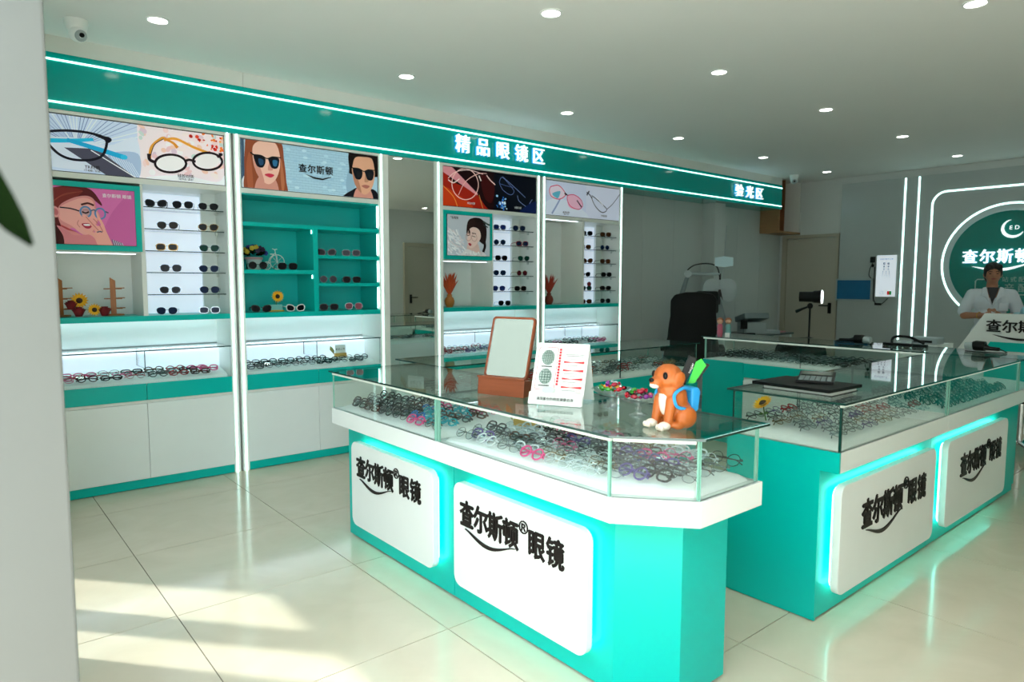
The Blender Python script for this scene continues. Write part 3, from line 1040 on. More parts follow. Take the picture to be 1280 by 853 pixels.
def photo_a():
    p = Print(.512, .360)
    p.rect(0, 0, 1, 1, 'D870AE')
    p.blob([(.6, 0), (.7, .5), (.9, .9), (1, 1), (1, 0)], 'CC64A2')
    p.blob([(.0, .9), (.1, .96), (.3, 1.02), (.5, .98), (.60, .80), (.62, .70), (.5, .82), (.36, .76), (.25, .62), (.24, .40), (.22, .1), (.16, -.05), (-.05, -.05)], '5A1A1E')
    p.blob([(.0, .88), (.2, .98), (.42, .95), (.30, .78), (.12, .62)], '7A2A26')
    p.blob([(.15, .62), (.30, .80), (.46, .86), (.54, .80), (.56, .66), (.60, .52), (.585, .46), (.55, .34), (.50, .18), (.40, .17), (.30, .28), (.24, .22), (.20, -.05), (.55, -.05), (.45, .1), (.34, .2), (.18, .30)], 'DE8C8C')
    p.blob([(.15, .60), (.28, .74), (.42, .82), (.52, .78), (.54, .66), (.585, .52), (.55, .40), (.53, .30), (.48, .20), (.40, .18), (.28, .32), (.17, .42)], 'EFA9A2')
    p.blob([(.05, .30), (.2, .28), (.3, .16), (.48, .16), (.55, -.05), (.02, -.05)], 'D8828A')
    p.blob([(-.02, .62), (.05, .60), (.085, .44), (.13, .30), (.19, .12), (.17, -.05), (-.02, -.05)], '3A1214')
    p.blob([(-.02, .5), (.03, .45), (.06, .2), (.08, -.05), (-.02, -.05)], '240A0C')
    p.line([(.06, .62), (.16, .80), (.34, .90)], .004, '8A3A30', w2=.001)
    p.line([(.08, .70), (.22, .86), (.42, .93)], .003, '9A463A', w2=.001)
    p.ell(.115, .55, .05, .10, 'E79A98', 15)
    p.ell(.12, .55, .028, .06, 'C46A70', 15)
    p.blob([(.39, .36), (.45, .38), (.51, .36), (.48, .29), (.43, .29)], 'B03048')
    p.blob([(.41, .355), (.47, .365), (.48, .335), (.43, .33)], 'F8EEF0')
    p.line([(.36, .42), (.345, .36), (.37, .30)], .002, 'C87878')
    p.line([(.40, .70), (.47, .73), (.53, .70)], .006, '4A1E1E')
    p.line([(.17, .63), (.28, .62), (.37, .585)], .004, '2A2630')
    p.ell(.44, .575, .050, .085, 'C99A9E')
    p.line([(.405, .575), (.44, .555), (.475, .58)], .0045, '2A1418')
    p.line([(.41, .60), (.44, .61), (.475, .605)], .002, 'A86A6A')
    specs_print(p, (.44, .575), (.60, .56), .056, .092, '5A86B4', .005)
    p.line([(.50, .60), (.53, .62), (.55, .60)], .004, '5A6A84')
    p.line([(.66, .60), (.69, .58)], .004, '4A4A60')
    p.blob([(.40, .50), (.44, .52), (.52, .40), (.56, .34), (.60, .36), (.56, .50), (.58, .52), (.63, .38), (.66, .24), (.72, .02), (.74, -.05), (.58, -.05), (.52, .12), (.44, .20), (.41, .24), (.44, .26), (.53, .22), (.50, .32)], 'EFA89C')
    p.line([(.44, .49), (.50, .38), (.57, .26)], .0022, 'C47070')
    p.line([(.52, .46), (.58, .36), (.62, .24)], .0022, 'C47070')
    p.line([(.555, .225), (.585, .24), (.61, .23)], .004, '5A5A70')
    for i in range(10):
        p.line([(.72+.012*i, .10-.006*i), (.74+.012*i, -.02)], .003, ('6A5A70', 'C8B8D0')[i % 2])
    return p
def photo_b():
    p = Print(.490, .360)
    p.rect(0, 0, 1, 1, 'C4CAD4')
    p.blob([(.5, .9), (.75, .96), (.9, .80), (.92, .5), (.86, .3), (.7, .4), (.5, .4), (.44, .6)], '241616')
    p.blob([(.44, .62), (.50, .85), (.62, .92), (.66, .70), (.56, .55), (.47, .50)], '2E1C1A')
    p.line([(.86, .42), (.88, .25), (.84, .10), (.86, .0)], .016, '1E1212', w2=.012)
    p.line([(.84, .88), (.94, .82), (1.0, .80)], .008, '3A4A44')
    p.line([(.84, .80), (.95, .74)], .006, '2E3A38')
    p.blob([(.48, .30), (.70, .32), (.76, .12), (.84, .0), (.40, -.05), (.44, .12)], 'E2C0B8')
    p.blob([(.48, .62), (.60, .72), (.74, .66), (.78, .48), (.70, .32), (.58, .20), (.50, .22), (.455, .38)], 'EFCFC6')
    p.blob([(.60, .74), (.74, .70), (.80, .5), (.78, .36), (.86, .4), (.88, .72), (.74, .86)], '281818')
    p.blob([(.50, .68), (.53, .58), (.51, .52), (.485, .6)], '2E1C1A')
    p.blob([(.48, .30), (.52, .32), (.56, .28), (.52, .245)], 'B42A3C')
    p.line([(.46, .50), (.51, .51)], .003, '4A2A28')
    p.line([(.57, .50), (.65, .48)], .003, '4A2A28')
    p.line([(.45, .56), (.50, .57)], .004, '3A2220')
    p.line([(.57, .57), (.66, .56)], .004, '3A2220')
    specs_print(p, (.485, .47), (.62, .46), .062, .095, 'C89A90', .0025)
    rnd = random.Random(2)
    for i in range(90):
        x, y = rnd.uniform(-.02, .42), rnd.uniform(-.02, .62)
        if y < .66-.9*abs(x-.1):
            a = rnd.uniform(1.9, 3.0)
            p.line([(x, y), (x+.10*math.cos(a), y+.14*math.sin(a))], .006, rnd.choice(['E8EAF0', 'D4DAE4', 'F4F4F6', 'DDD6DA']))
    p.blob([(.38, .12), (.46, .16), (.7, .08), (.84, .1), (.88, -.05), (.3, -.05)], 'E6E2E4')
    for i in range(24):
        p.ell(rnd.uniform(.34, .82), rnd.uniform(0, .1), .02, .03, rnd.choice(['F2F0F0', 'D8D2D6']), rnd.uniform(0, 90), 8)
    return p
def photo_frame(u, x0, x1, z0, z1, pr, inset):
    f = part('photo_frame', MB().box(x0, x1, YW-.006, YW+.02, z0, z1), teal, u, bevel=.001)
    ph = part('photo', B(x0+inset, x1-inset, YW-.012, YW-.006, z0+inset, z1-inset), black, u)
    pr.W, pr.H = x1-x0-2*inset-.004, z1-z0-2*inset-.004
    pr.build(ph, (x0+inset+.002, YW-.012, z0+inset+.002), (1, 0, 0), (0, 0, 1), 'photo_ink', .06)
    return ph
whitet = mat('white_print', 'F4F4F4', .5)

# ---- unit one: eyewear lightbox, pink portrait, niche with stands, sunglass shelves
x0, x1 = .46, 1.56
u1 = thing('display_unit', 'wall display unit with pink portrait photo, sunglass shelves and low glass case', 'display unit', (1.01, YW, 0))
side(u1, .415, x0, .437)
side(u1, x1, 1.603, 1.5785)
unit_back(u1, x0, x1)
ps = poster_frame(u1, x0, x1, poster_a())
txt(ps, 'TR材质', .76, 2.083, .026, darkt, bold=.012, y=YW-.0085)
txt(ps, '（不易断 / 轻便）', .76, 2.062, .014, darkt, y=YW-.0085)
txt(ps, '硅胶材质', 1.30, 2.083, .026, darkt, bold=.012, y=YW-.0085)
txt(ps, '（耐冲击 / 柔软）', 1.30, 2.062, .014, darkt, y=YW-.0085)
ph = photo_frame(u1, x0, 1.020, 1.57, 1.99, photo_a(), .034)
letter('lettering', '查尔斯顿 眼镜', ph, (.885, YW-.0165, 1.915), (1, 0, 0), (0, 0, 1), .026, whitet, bold=.012, extrude=0)
part('divider', B(1.012, 1.040, YW, YB-.012, 1.153, 1.57), cream, u1)
part('divider', B(1.024, 1.040, YW+.02, YB-.012, 1.57, 2.008), cream, u1)
part('niche_top', B(x0, 1.012, YW+.02, YB-.012, 1.558, 1.572), cream, u1)
part('niche_light', B(x0+.03, .99, YW+.05, YW+.056, 1.553, 1.5575), emitmat('led_niche', 'EAF6FF', 2.0), u1)
teal_shelf(u1, x0, x1)
rows1 = shelf_bay(u1, 1.040, x1)
showcase_low(u1, x0, x1)
# ---- unit two: turquoise compartments
x0, x1 = 1.665, 2.755
u2_ = thing('display_unit', 'wall display unit with turquoise compartments under a two-model sunglasses poster', 'display unit', (2.21, YW, 0))
side(u2_, 1.620, x0, 1.642)
side(u2_, x1, 2.802, 2.779)
unit_back(u2_, x0, x1, tealin, 1.14, 2.409)
part('lower_back', B(x0, x1, YB-.014, YB-.012, .93, 1.117), white, u2_)
ps = poster_frame(u2_, x0, x1, poster_b())
for ch, x in zip('查尔斯顿', (2.115, 2.185, 2.255, 2.325)):
    letter('character', ch, ps, (x, YW-.0125, 2.225), (1, 0, 0), (0, 0, 1), .066, darkt, bold=.03, extrude=0)
part('swoosh', MB().prism([(2.13, 2.186), (2.20, 2.168), (2.27, 2.162), (2.34, 2.182), (2.34, 2.176), (2.27, 2.150), (2.20, 2.156)], YW-.0125, YW-.0115, 'y'), darkt, ps)
part('inner_side', B(x1-.006, x1, YW+.02, YB-.012, 1.153, 2.008), tealin, u2_)
part('inner_side', B(x0, x0+.006, YW+.02, YB-.012, 1.153, 2.008), tealin, u2_)
part('shelf', B(x0, x1, YW, YB-.012, 1.777, 1.805), teal, u2_)
part('shelf', B(x0, 2.19, YW, YB-.012, 1.437, 1.466), teal, u2_)
for z in (1.559, 1.345):
    part('shelf', B(2.228, x1, YW, YB-.012, z, z+.024), teal, u2_)
part('divider', B(2.19, 2.228, YW, YB-.012, 1.153, 1.777), teal, u2_)
part('top_panel', B(x0, x1, YW+.01, YB-.012, 1.996, 2.008), tealin, u2_)
for (x, a, b_) in ((x1-.016, 1.82, 1.99), (x1-.016, 1.595, 1.765), (x1-.016, 1.38, 1.55), (x1-.016, 1.165, 1.335), (2.178, 1.745, 1.77), (2.178, 1.405, 1.43)):
    part('led_strip', B(x+.003, x+.006, YW+.012, YW+.018, a, b_), emitmat('led_soft', 'DCFFFA', 5.0), u2_)
teal_shelf(u2_, x0, x1)
showcase_low(u2_, x0, x1)
# ---- mirror between
um = thing('wall_mirror', 'tall narrow mirror panel set between the wall display units', 'mirror', (3.07, YW, 0))
part('mirror_frame', B(2.804, 3.300, YW+.012, YB-.006, .002, 2.409), cream, um)
part('mirror_glass', B(2.845, 3.290, YW+.004, YW+.0115, .01, 2.40), mirror, um)
for a, b_ in ((2.804, 2.845), (3.290, 3.300)):
    part('frame_stile', B(a, b_, YW-.002, YW+.012, .002, 2.409), cream, um)
# ---- unit three
x0, x1 = 3.38, 4.477
u3 = thing('display_unit', 'wall display unit with braided-hair portrait and orange dried flowers under dark poster', 'display unit', (3.93, YW, 0))
side(u3, 3.302, x0, 3.333)
side(u3, x1, 4.522, 4.4975)
unit_back(u3, x0, x1)
ps = poster_frame(u3, x0, x1, poster_c())
txt(ps, '纯钛材质', 3.68, 2.083, .022, whitet, y=YW-.0085)
txt(ps, '无框材质', 4.23, 2.083, .022, whitet, y=YW-.0085)
ph = photo_frame(u3, x0, 3.924, 1.58, 2.008, photo_b(), .034)
letter('lettering', '"洛雅丽', ph, (3.49, YW-.0165, 1.945), (1, 0, 0), (0, 0, 1), .026, darkt, bold=.012, extrude=0)
part('divider', B(3.916, 3.940, YW, YB-.012, 1.153, 2.008), cream, u3)
part('niche_top', B(x0, 3.916, YW+.02, YB-.012, 1.566, 1.58), cream, u3)
part('niche_light', B(x0+.03, 3.90, YW+.05, YW+.056, 1.561, 1.5655), emitmat('led_niche', 'EAF6FF', 2.0), u3)

teal_shelf(u3, x0, x1)
rows3 = shelf_bay(u3, 3.940, x1)
showcase_low(u3, x0, x1)
# ---- unit four
x0, x1 = 4.595, 5.69
u4 = thing('display_unit', 'wall display unit with plain tall niche under pale pink-glasses poster', 'display unit', (5.14, YW, 0))
side(u4, 4.550, x0, 4.572)
side(u4, x1, 5.738, 5.714)
unit_back(u4, x0, x1)
ps = poster_frame(u4, x0, x1, poster_d())
txt(ps, '板材材质', 4.87, 2.083, .024, darkt, y=YW-.0085)
txt(ps, '（轻便 / 时尚）', 4.87, 2.064, .013, darkt, y=YW-.0085)
txt(ps, '半框材质', 5.43, 2.083, .024, darkt, y=YW-.0085)
part('divider', B(5.120, 5.146, YW, YB-.012, 1.153, 2.008), cream, u4)
part('niche_light', B(x0+.03, 5.10, YW+.05, YW+.056, 2.003, 2.0075), emitmat('led_niche', 'EAF6FF', 2.0), u4)
teal_shelf(u4, x0, x1)
rows4 = shelf_bay(u4, 5.146, x1)
showcase_low(u4, x0, x1)

# ---- sunglasses on the shelves
ordn = ['top', 'second', 'third', 'fourth', 'fifth', 'bottom']
YS = YW+.055
def shelf_set(rows, xs_rows, specs, unitname, first_rot=-.25):
    for ri, (z, lst) in enumerate(zip(list(rows)+[1.153], xs_rows)):
        for k, (x, sp, fm, lm) in enumerate(lst):
            where = 'beside the niche' if k == 0 else ('in the middle' if len(lst) == 3 and k == 1 else 'by the light upright')
            on_shelf(x, YS, z, first_rot+random.uniform(-.12, .12), SUNSPEC[sp], fm, lm,
                     f'{lm}-lensed {fm}-framed sunglasses on the {ordn[ri]} shelf {where} of {unitname}')
D = 'dark'
shelf_set(rows1, [
    [(1.125, 3, 'black', D), (1.29, 4, 'gunmetal', D), (1.455, 0, 'gunmetal', D)],
    [(1.19, 0, 'gunmetal', 'grey'), (1.45, 0, 'gold', D)],
    [(1.18, 1, 'gold', 'grey'), (1.452, 0, 'silver', 'green')],
    [(1.20, 4, 'gunmetal', D), (1.445, 0, 'silver', 'navy')],
    [(1.19, 0, 'silver', D), (1.445, 0, 'gunmetal', 'navy')],
    [(1.165, 0, 'black', 'navy'), (1.44, 1, 'silver', 'navy')]], SUNSPEC, 'the pink-portrait unit')
shelf_set(rows3, [
    [(4.06, 1, 'silver', 'blue'), (4.30, 4, 'black', 'navy')],
    [(4.06, 2, 'gunmetal', 'navy'), (4.34, 1, 'red', 'navy')],
    [(4.08, 1, 'black', D), (4.36, 0, 'silver', 'green')],
    [(4.06, 4, 'gunmetal', 'navy'), (4.34, 2, 'gold', 'wine')],
    [(4.05, 4, 'gunmetal', 'blue'), (4.32, 1, 'tortoise', D)],
    [(4.12, 4, 'black', D)]], SUNSPEC, 'the braided-portrait unit')
shelf_set(rows4, [
    [(5.24, 1, 'black', D), (5.53, 1, 'tortoise', 'brown')],
    [(5.22, 1, 'tortoise', 'brown'), (5.52, 2, 'silver', 'navy')],
    [(5.25, 3, 'tortoise', 'brown'), (5.53, 1, 'tortoise', 'brown')],
    [(5.22, 3, 'black', D), (5.55, 1, 'black', D)],
    [(5.24, 1, 'black', 'green'), (5.54, 1, 'tortoise', D)],
    [(5.24, 1, 'tortoise', 'brown'), (5.54, 4, 'black', D)]], SUNSPEC, 'the plain-niche unit')
un = 'the turquoise compartment unit'
for (x, y, z, rz, sp, fm, lm, wh) in (
        (1.775, YW+.022, 1.466, -.2, 2, 'black', D, 'upper compartment before the flowerpot'), (1.995, YW+.020, 1.466, -.1, 1, 'black', D, 'upper compartment before the toy bicycle'),
        (1.80, YW+.05, 1.153, -.2, 3, 'black', D, 'lower compartment before the sunflower'), (2.06, YW+.05, 1.153, -.1, 3, 'white', D, 'lower compartment beside the divider'),
        (2.335, YW+.08, 1.583, -.5, 3, 'black', D, 'upper small shelf beside the divider'), (2.545, YW+.08, 1.583, -.45, 1, 'black', D, 'upper small shelf by the light upright'),
        (2.345, YW+.08, 1.369, -.4, 2, 'black', D, 'middle small shelf beside the divider'), (2.545, YW+.08, 1.369, -.35, 1, 'black', D, 'middle small shelf by the light upright'),
        (2.345, YW+.08, 1.153, -.35, 1, 'black', D, 'lowest small shelf beside the divider'), (2.56, YW+.08, 1.153, -.4, 4, 'silver', 'rose', 'lowest small shelf by the light upright')):
    on_shelf(x, y, z, rz, SUNSPEC[sp], fm, lm, f'{lm}-lensed {fm} sunglasses in the {wh}', 'sunglasses on the wall shelving', 1.08)

# ================================================================== COUNTERS
ZB0, ZB1, ZG = .632, .714, .905     # white band, glass top
def bed_grid(x0, x1, y0, y1, z, h=.018, nx=14, ny=14, seed=1, clip=None, slope=(0, 0)):
    """soft white display cloth with a lumpy, rounded-over edge"""
    rnd = random.Random(seed)
    ph_ = [rnd.uniform(0, 6) for _ in range(6)]
    vs_, fs = [], []
    for i in range(nx+1):
        for j in range(ny+1):
            u, v = i/nx, j/ny
            x, y = x0+(x1-x0)*u, y0+(y1-y0)*v
            e = min(u, 1-u, v, 1-v)*12
            k = min(1, e)**.5
            zz = z+k*(h+.004*math.sin(9*u+ph_[0])*math.sin(7*v+ph_[1])+.003*math.sin(17*u+ph_[2]+6*v))+k*(slope[0]*u+slope[1]*v)
            vs_.append((x, y, zz))
    for i in range(nx):
        for j in range(ny):
            q = (ny+1)
            fs.append((i*q+j, (i+1)*q+j, (i+1)*q+j+1, i*q+j+1))
    mb = MB()
    mb.add(vs_, fs)
    # skirt down to the case floor
    return mb
def logo(parent, org, U, h, m=None):
    """brand name with registered mark, second word and swoosh in raised dark letters"""
    m = m or darkt
    org, U = Vector(org), Vector(U)
    V = Vector((0, 0, 1))
    for k, ch in enumerate('查尔斯顿'):
        letter('character', ch, parent, org+U*(h*(.55+.98*k)), U, V, h*1.22, m, bold=.040, extrude=.014, sx=.84)
    letter('registered_mark', '®', parent, org+U*(h*4.28)+V*(h*.50), U, V, h*.72, m, bold=.01, extrude=.03)
    for k, ch in enumerate('眼镜'):
        letter('character', ch, parent, org+U*(h*(5.05+1.02*k)), U, V, h*1.18, m, bold=.038, extrude=.014, sx=.84)
    N = U.cross(V)
    top, bot = [], []
    for k in range(17):
        q = k/16
        x = h*(.45+3.35*q)
        zc = h*(-.66-.42*math.sin(PI*min(1, q*1.02))**1.3 + .12*q)
        ww = h*(.02+.13*math.sin(PI*q**.8)**1.2)
        top.append(org+U*x+V*(zc+ww*.5))
        bot.append(org+U*x+V*(zc-ww*.5))
    mb = MB()
    ring = top+bot[::-1]
    n = len(ring)
    mb.add([p+N*.001 for p in ring]+[p+N*.006 for p in ring], [tuple(range(n))[::-1], tuple(range(n, 2*n))]+[(i, (i+1) % n, n+(i+1) % n, n+i) for i in range(n)])
    part('swoosh', mb, m, parent)
def sign_panel(u, fixed, a0, a1, z0, z1, axis, th=.032, gap=.03):
    """white rounded panel standing off the turquoise base with a ring of light behind its rim; axis 'x' faces -x, 'y' faces -y"""
    ro = rrect(a0, a1, z0, z1, .045, 7)
    p = part('sign_panel', MB().prism(ro, fixed-gap-th, fixed-gap, axis), white, u, bevel=.002, seg=1)
    m = .020
    t = []
    for (a, z) in rrect(a0+m, a1-m, z0+m, z1-m, .035, 6):
        t.append((fixed-gap+.008, a, z) if axis == 'x' else (a, fixed-gap+.008, z))
    part('led_rope', MB().tube(t, .006, 6, True), ledc, p)
    c = MB()
    for a in (a0+.12, a1-.12):
        for z in (z0+.10, z1-.10):
            if axis == 'x':
                c.box(fixed-gap, fixed, a-.03, a+.03, z-.03, z+.03)
            else:
                c.box(a-.03, a+.03, fixed-gap, fixed, z-.03, z+.03)
    part('standoff', c, alu, p)
    return p
def post(u, x, y, m=None):
    part('case_post', B(x-.0045, x+.0045, y-.0045, y+.0045, ZB1, ZG-.001), m or gedgel, u)

# ---- front counter, square unit (A)
XA, XAb = 1.555, 2.09
ca = thing('display_counter', 'turquoise and white glass-topped counter unit next to wall shelving, square ended', 'counter', (1.8, 2.85, 0))
YA0, YA1 = 2.352, 3.340
part('base', B(1.65, 2.07, YA0+.002, YA1, .012, ZB0), teal, ca, bevel=.001)
part('band', B(XA, XAb, YA0+.001, YA1, ZB0, ZB1), white, ca, bevel=.0015)
sp_ = sign_panel(ca, 1.65, 2.425, 3.19, .118, .560, 'x')
logo(sp_, (1.65-.062, 3.135, .44), (0, -1, 0), .094)
part('case_bed', bed_grid(XA+.02, XAb-.02, YA0+.02, YA1-.02, ZB1+.001, seed=2, slope=(.03, 0)), cloth, ca, smooth=60)
pane('glass_top', ca, XA-.012, XAb, YA0-.0, YA1+.006, ZG, ZG+.008, glasst)
pane('glass_front', ca, XA+.006, XA+.012, YA0+.014, YA1-.006, ZB1, ZG-.0005, edge=gedgel)
pane('glass_end', ca, XA+.012, XAb-.01, YA1-.012, YA1-.006, ZB1, ZG-.0005, edge=gedgel)
pane('glass_back', ca, XAb-.016, XAb-.010, YA0+.014, 3.09, ZB1, ZG-.0005, edge=gedgel)
part('top_rail', B(XA+.004, XA+.016, YA0+.002, YA1-.004, ZG-.014, ZG-.001), railm, ca)
post(ca, XA+.012, YA0+.008)
post(ca, XAb-.014, YA0+.008)

# ---- front counter, corner unit (B) with the chamfered end
cb = thing('display_counter', 'turquoise and white counter with chamfered corner carrying mirror, card and toy dog', 'counter', (1.8, 1.75, 0))
out = [(XA, YA0-.001), (XA, 1.385), (1.735, 1.165), (2.075, 1.165), (XAb, 1.18), (XAb, YA0-.001)]
out = [(XA, YA0-.001), (XA, 1.380), (1.735, 1.170), (2.085, 1.170), (2.085, YA0-.001)]
basepts = [(1.65, YA0-.002), (1.65, 1.438), (1.775, 1.262), (2.03, 1.262), (2.03, YA0-.002)]
part('base', MB().prism(basepts, .012, ZB0), teal, cb, bevel=.001)
part('band', MB().prism(out, ZB0, ZB1), white, cb, bevel=.0015)
sp_ = sign_panel(cb, 1.65, 1.505, 2.268, .118, .560, 'x')
logo(sp_, (1.65-.062, 2.225, .44), (0, -1, 0), .094)
top = [(XA-.014, YA0-.001), (XA-.014, 1.374), (1.729, 1.156), (2.097, 1.156), (2.097, YA0-.001)]
part('glass_top', MB().prism(top, ZG, ZG+.008, side=1), [glasst, gedge], cb)
def wallpane(u, p, q, name='glass_front', ins=.008):
    p, q = Vector(p), Vector(q)
    d = (q-p).normalized()
    n = Vector((d.y, -d.x))
    a, b_ = p+n*(-ins), q+n*(-ins)
    a2, b2 = a-n*.006, b_-n*.006
    mb = MB().prism([(a.x, a.y), (b_.x, b_.y), (b2.x, b2.y), (a2.x, a2.y)], ZB1, ZG-.0005)
    mb.m = [1, 1, 0, 1, 0, 1]
    return part(name, mb, [glass, gedgel], u)
ins = [(XA+.008, YA0-.014), (XA+.008, 1.384), (1.739, 1.180), (2.075, 1.180)]
for (p, q) in zip(ins[:-1], ins[1:]):
    pv, qv = Vector(p), Vector(q)
    d = (qv-pv).normalized()*.005
    wallpane(cb, pv+d, qv-d, ins=-.0)
pane('glass_back', cb, 2.066, 2.072, 1.19, YA0-.016, ZB1, ZG-.0005, edge=gedgel)
for p in ((1.567, 1.392), (1.742, 1.187), (2.069, 1.187), (XA+.014, YA0-.010)):
    post(cb, *p)
part('top_rail', B(XA+.004, XA+.016, 1.385, YA0-.004, ZG-.014, ZG-.001), railm, cb)
d_ = Vector((1.742-1.567, 1.187-1.392))
part('top_rail', MB().obox((1.652, 1.288, ZG-.008), (d_.length-.02, .012, .013), Matrix.Rotation(math.atan2(d_.y, d_.x), 3, 'Z')), railm, cb)
bedp = [(XA+.035, YA0-.03), (XA+.035, 1.40), (1.755, 1.205), (2.05, 1.205), (2.05, YA0-.03)]
mb = MB()
def poly_bed(pts, z, h, c):
    """cushion over a convex outline: rim low, inner ring raised"""
    mb = MB()
    n = len(pts)
    rings = []
    for (k, dz) in ((1.0, 0), (.985, h*.6), (.95, h), (.6, h+.012), (.2, h+.016)):
        rings.append([(c[0]+(p[0]-c[0])*k, c[1]+(p[1]-c[1])*k, z+dz) for p in pts])
    vs_ = [q for g in rings for q in g]
    fs = [(i*n+j, i*n+(j+1) % n, (i+1)*n+(j+1) % n, (i+1)*n+j) for i in range(len(rings)-1) for j in range(n)]
    fs.append(tuple((len(rings)-1)*n+j for j in range(n)))
    mb.add(vs_, fs)
    return mb
dense = []
for i in range(len(bedp)):
    a, b_ = Vector(bedp[i]), Vector(bedp[(i+1) % len(bedp)])
    for k in range(6):
        q = a.lerp(b_, k/6)
        dense.append((q.x, q.y))
part('case_bed', poly_bed(dense, ZB1+.001, .018, (1.83, 1.78)), cloth, cb, smooth=60)

# ---- right-hand counter, units C and D
YC0, YC1 = 1.172, 1.672
def run_y(u, x0, x1, px0, px1, end0, rear=True):
    part('base', B(x0 if not end0 else 2.67, x1, YC0+.075, YC1-.004, .012, ZB0), teal, u, bevel=.001)
    part('band', B(x0, x1, YC0, YC1-.004, ZB0, ZB1), white, u, bevel=.0015)
    s_ = sign_panel(u, YC0+.075, px0, px1, .105, .565, 'y')
    logo(s_, (px0+.19, YC0+.075-.062, .405), (1, 0, 0), .110)
    part('case_bed', bed_grid(x0+.02, x1-.01, YC0+.02, YC1-.03, ZB1+.001, seed=int(x0*10), nx=20, slope=(0, .02)), cloth, u, smooth=60)
    pane('glass_top', u, x0-.008, x1-.001, YC0-.012, YC1+.008, ZG, ZG+.008, glasst)
    pane('glass_front', u, x0+.014, x1-.014, YC0+.006, YC0+.012, ZB1, ZG-.0005, edge=gedgel)
    pane('glass_back', u, x0+.014, (x0+x1)/2-.002, YC1-.016, YC1-.010, ZB1, ZG-.0005, edge=gedge)
    pane('glass_back', u, (x0+x1)/2+.002, x1-.014, YC1-.024, YC1-.018, ZB1, ZG-.0005, edge=gedge)
    part('top_rail', B(x0+.004, x1-.004, YC0+.004, YC0+.014, ZG-.012, ZG-.001), railm, u)
cc = thing('display_counter', 'turquoise and white counter unit whose top carries a black book and calculator', 'counter', (3.3, 1.4, 0))
run_y(cc, 2.67, 3.864, 2.722, 3.762, True)
part('end_panel', B(2.658, 2.670, YC0+.0, YC1-.004, ZB0, ZB1+.001), teal, cc)
part('end_panel', B(2.658, 2.670, YC0+.075, YC1-.004, .004, ZB0), teal, cc)
pane('glass_end', cc, 2.676, 2.682, YC0+.014, YC1-.02, ZB1, ZG-.0005, edge=gedge)
post(cc, 2.679, YC0+.010, gedge)
post(cc, 3.855, YC0+.011)
cd_ = thing('display_counter', 'turquoise and white counter unit full of dark-framed glasses, next to book counter', 'counter', (4.5, 1.4, 0))
run_y(cd_, 3.866, 5.10, 3.93, 4.965, False)
post(cd_, 5.09, YC0+.011)
part('base_return', B(5.10, 5.39, YC0+.075, YC1-.004, .012, ZB0), teal, cd_)

# ---- counters closing the far sides of the island, seen from the staff side
ce = thing('display_counter', 'glass counter parallel to wall shelving, turquoise drawers over white doors', 'counter', (3.3, 3.35, 0))
YE0, YE1 = 3.110, 3.600
part('base', B(2.10, 4.50, YE0+.012, YE1-.06, .012, .690), white, ce)
part('band', B(2.10, 4.50, YE1-.06, YE1, ZB0, ZB1), white, ce)
part('case_floor', B(2.10, 4.50, YE0, YE1-.06, .690, ZB1), white, ce)
xs_ = [2.10, 2.75, 3.40, 4.02, 4.38]
for a, b_ in zip(xs_[:-1], xs_[1:]):
    part('drawer', B(a+.002, b_-.002, YE0-.004, YE0+.012, .590, .708), teal, ce, bevel=.001)
    part('cupboard_door', B(a+.002, b_-.002, YE0-.002, YE0+.012, .075, .565), white, ce, bevel=.001)
part('plinth', B(2.10, 4.50, YE0, YE0+.012, .0, .07), teal, ce)
part('end_panel', B(4.38, 4.505, YE0-.005, YE1-.03, .004, .71), teal, ce)
part('light_strip', B(2.12, 4.36, YE0+.002, YE0+.010, .568, .588), teal, ce)
part('case_bed', bed_grid(2.12, 4.48, YE0+.01, YE1-.03, ZB1+.001, seed=5, nx=30, slope=(0, .01)), cloth, ce, smooth=60)
pane('glass_top', ce, 2.10, 4.52, YE0-.008, YE1+.01, ZG, ZG+.008, glasst)
pane('glass_back', ce, 2.12, 4.49, YE1-.014, YE1-.008, ZB1, ZG-.0005, edge=gedgel)
pane('glass_end', ce, 4.488, 4.494, YE0+.004, YE1-.016, ZB1, ZG-.0005, edge=gedgel)
for a, b_ in ((2.105, 2.90), (2.905, 3.60), (3.605, 4.48)):
    pane('glass_door', ce, a, b_, YE0+.004, YE0+.010, ZB1, ZG-.0005, edge=gedge)
cf = thing('display_counter', 'glass counter across the far end of the island, leaflets and cables on top', 'counter', (5.35, 2.5, 0))
XF, XF2 = 5.125, 5.60
part('base', B(XF+.012, XF2-.06, YC1+.01, 3.47, .012, .690), white, cf)
part('base_return', B(5.392, XF2-.02, YC0+.11, YC1, .012, ZB0), teal, cf)
part('band', B(5.101, XF2, YC0, YC0+.06, ZB0, ZB1), white, cf)
part('band', B(XF2-.06, XF2, YC0+.06, 3.48, ZB0, ZB1), white, cf)
part('case_floor', B(XF, XF2-.06, YC0+.06, 3.48, .690, ZB1), white, cf)
part('end_panel', B(XF-.004, XF+.012, 3.085, 3.48, .004, .712), teal, cf)
for a, b_ in ((2.55, 3.083), (2.05, 2.548), (1.69, 2.048)):
    part('drawer', B(XF-.004, XF+.012, a, b_, .590, .708), teal, cf, bevel=.001)
    part('cupboard_door', B(XF-.002, XF+.012, a, b_, .075, .565), white, cf, bevel=.001)
part('plinth', B(XF, XF+.012, 1.69, 3.083, 0, .07), teal, cf)
part('case_bed', bed_grid(XF+.01, XF2-.03, YC0+.03, 3.46, ZB1+.001, seed=6, ny=30), cloth, cf, smooth=60)
pane('glass_top', cf, XF-.012, XF2+.01, YC0-.012, 3.50, ZG, ZG+.008, glasst)
part('top_rail', B(XF-.004, XF+.008, 1.70, 3.48, ZG-.014, ZG-.001), railm, cf)
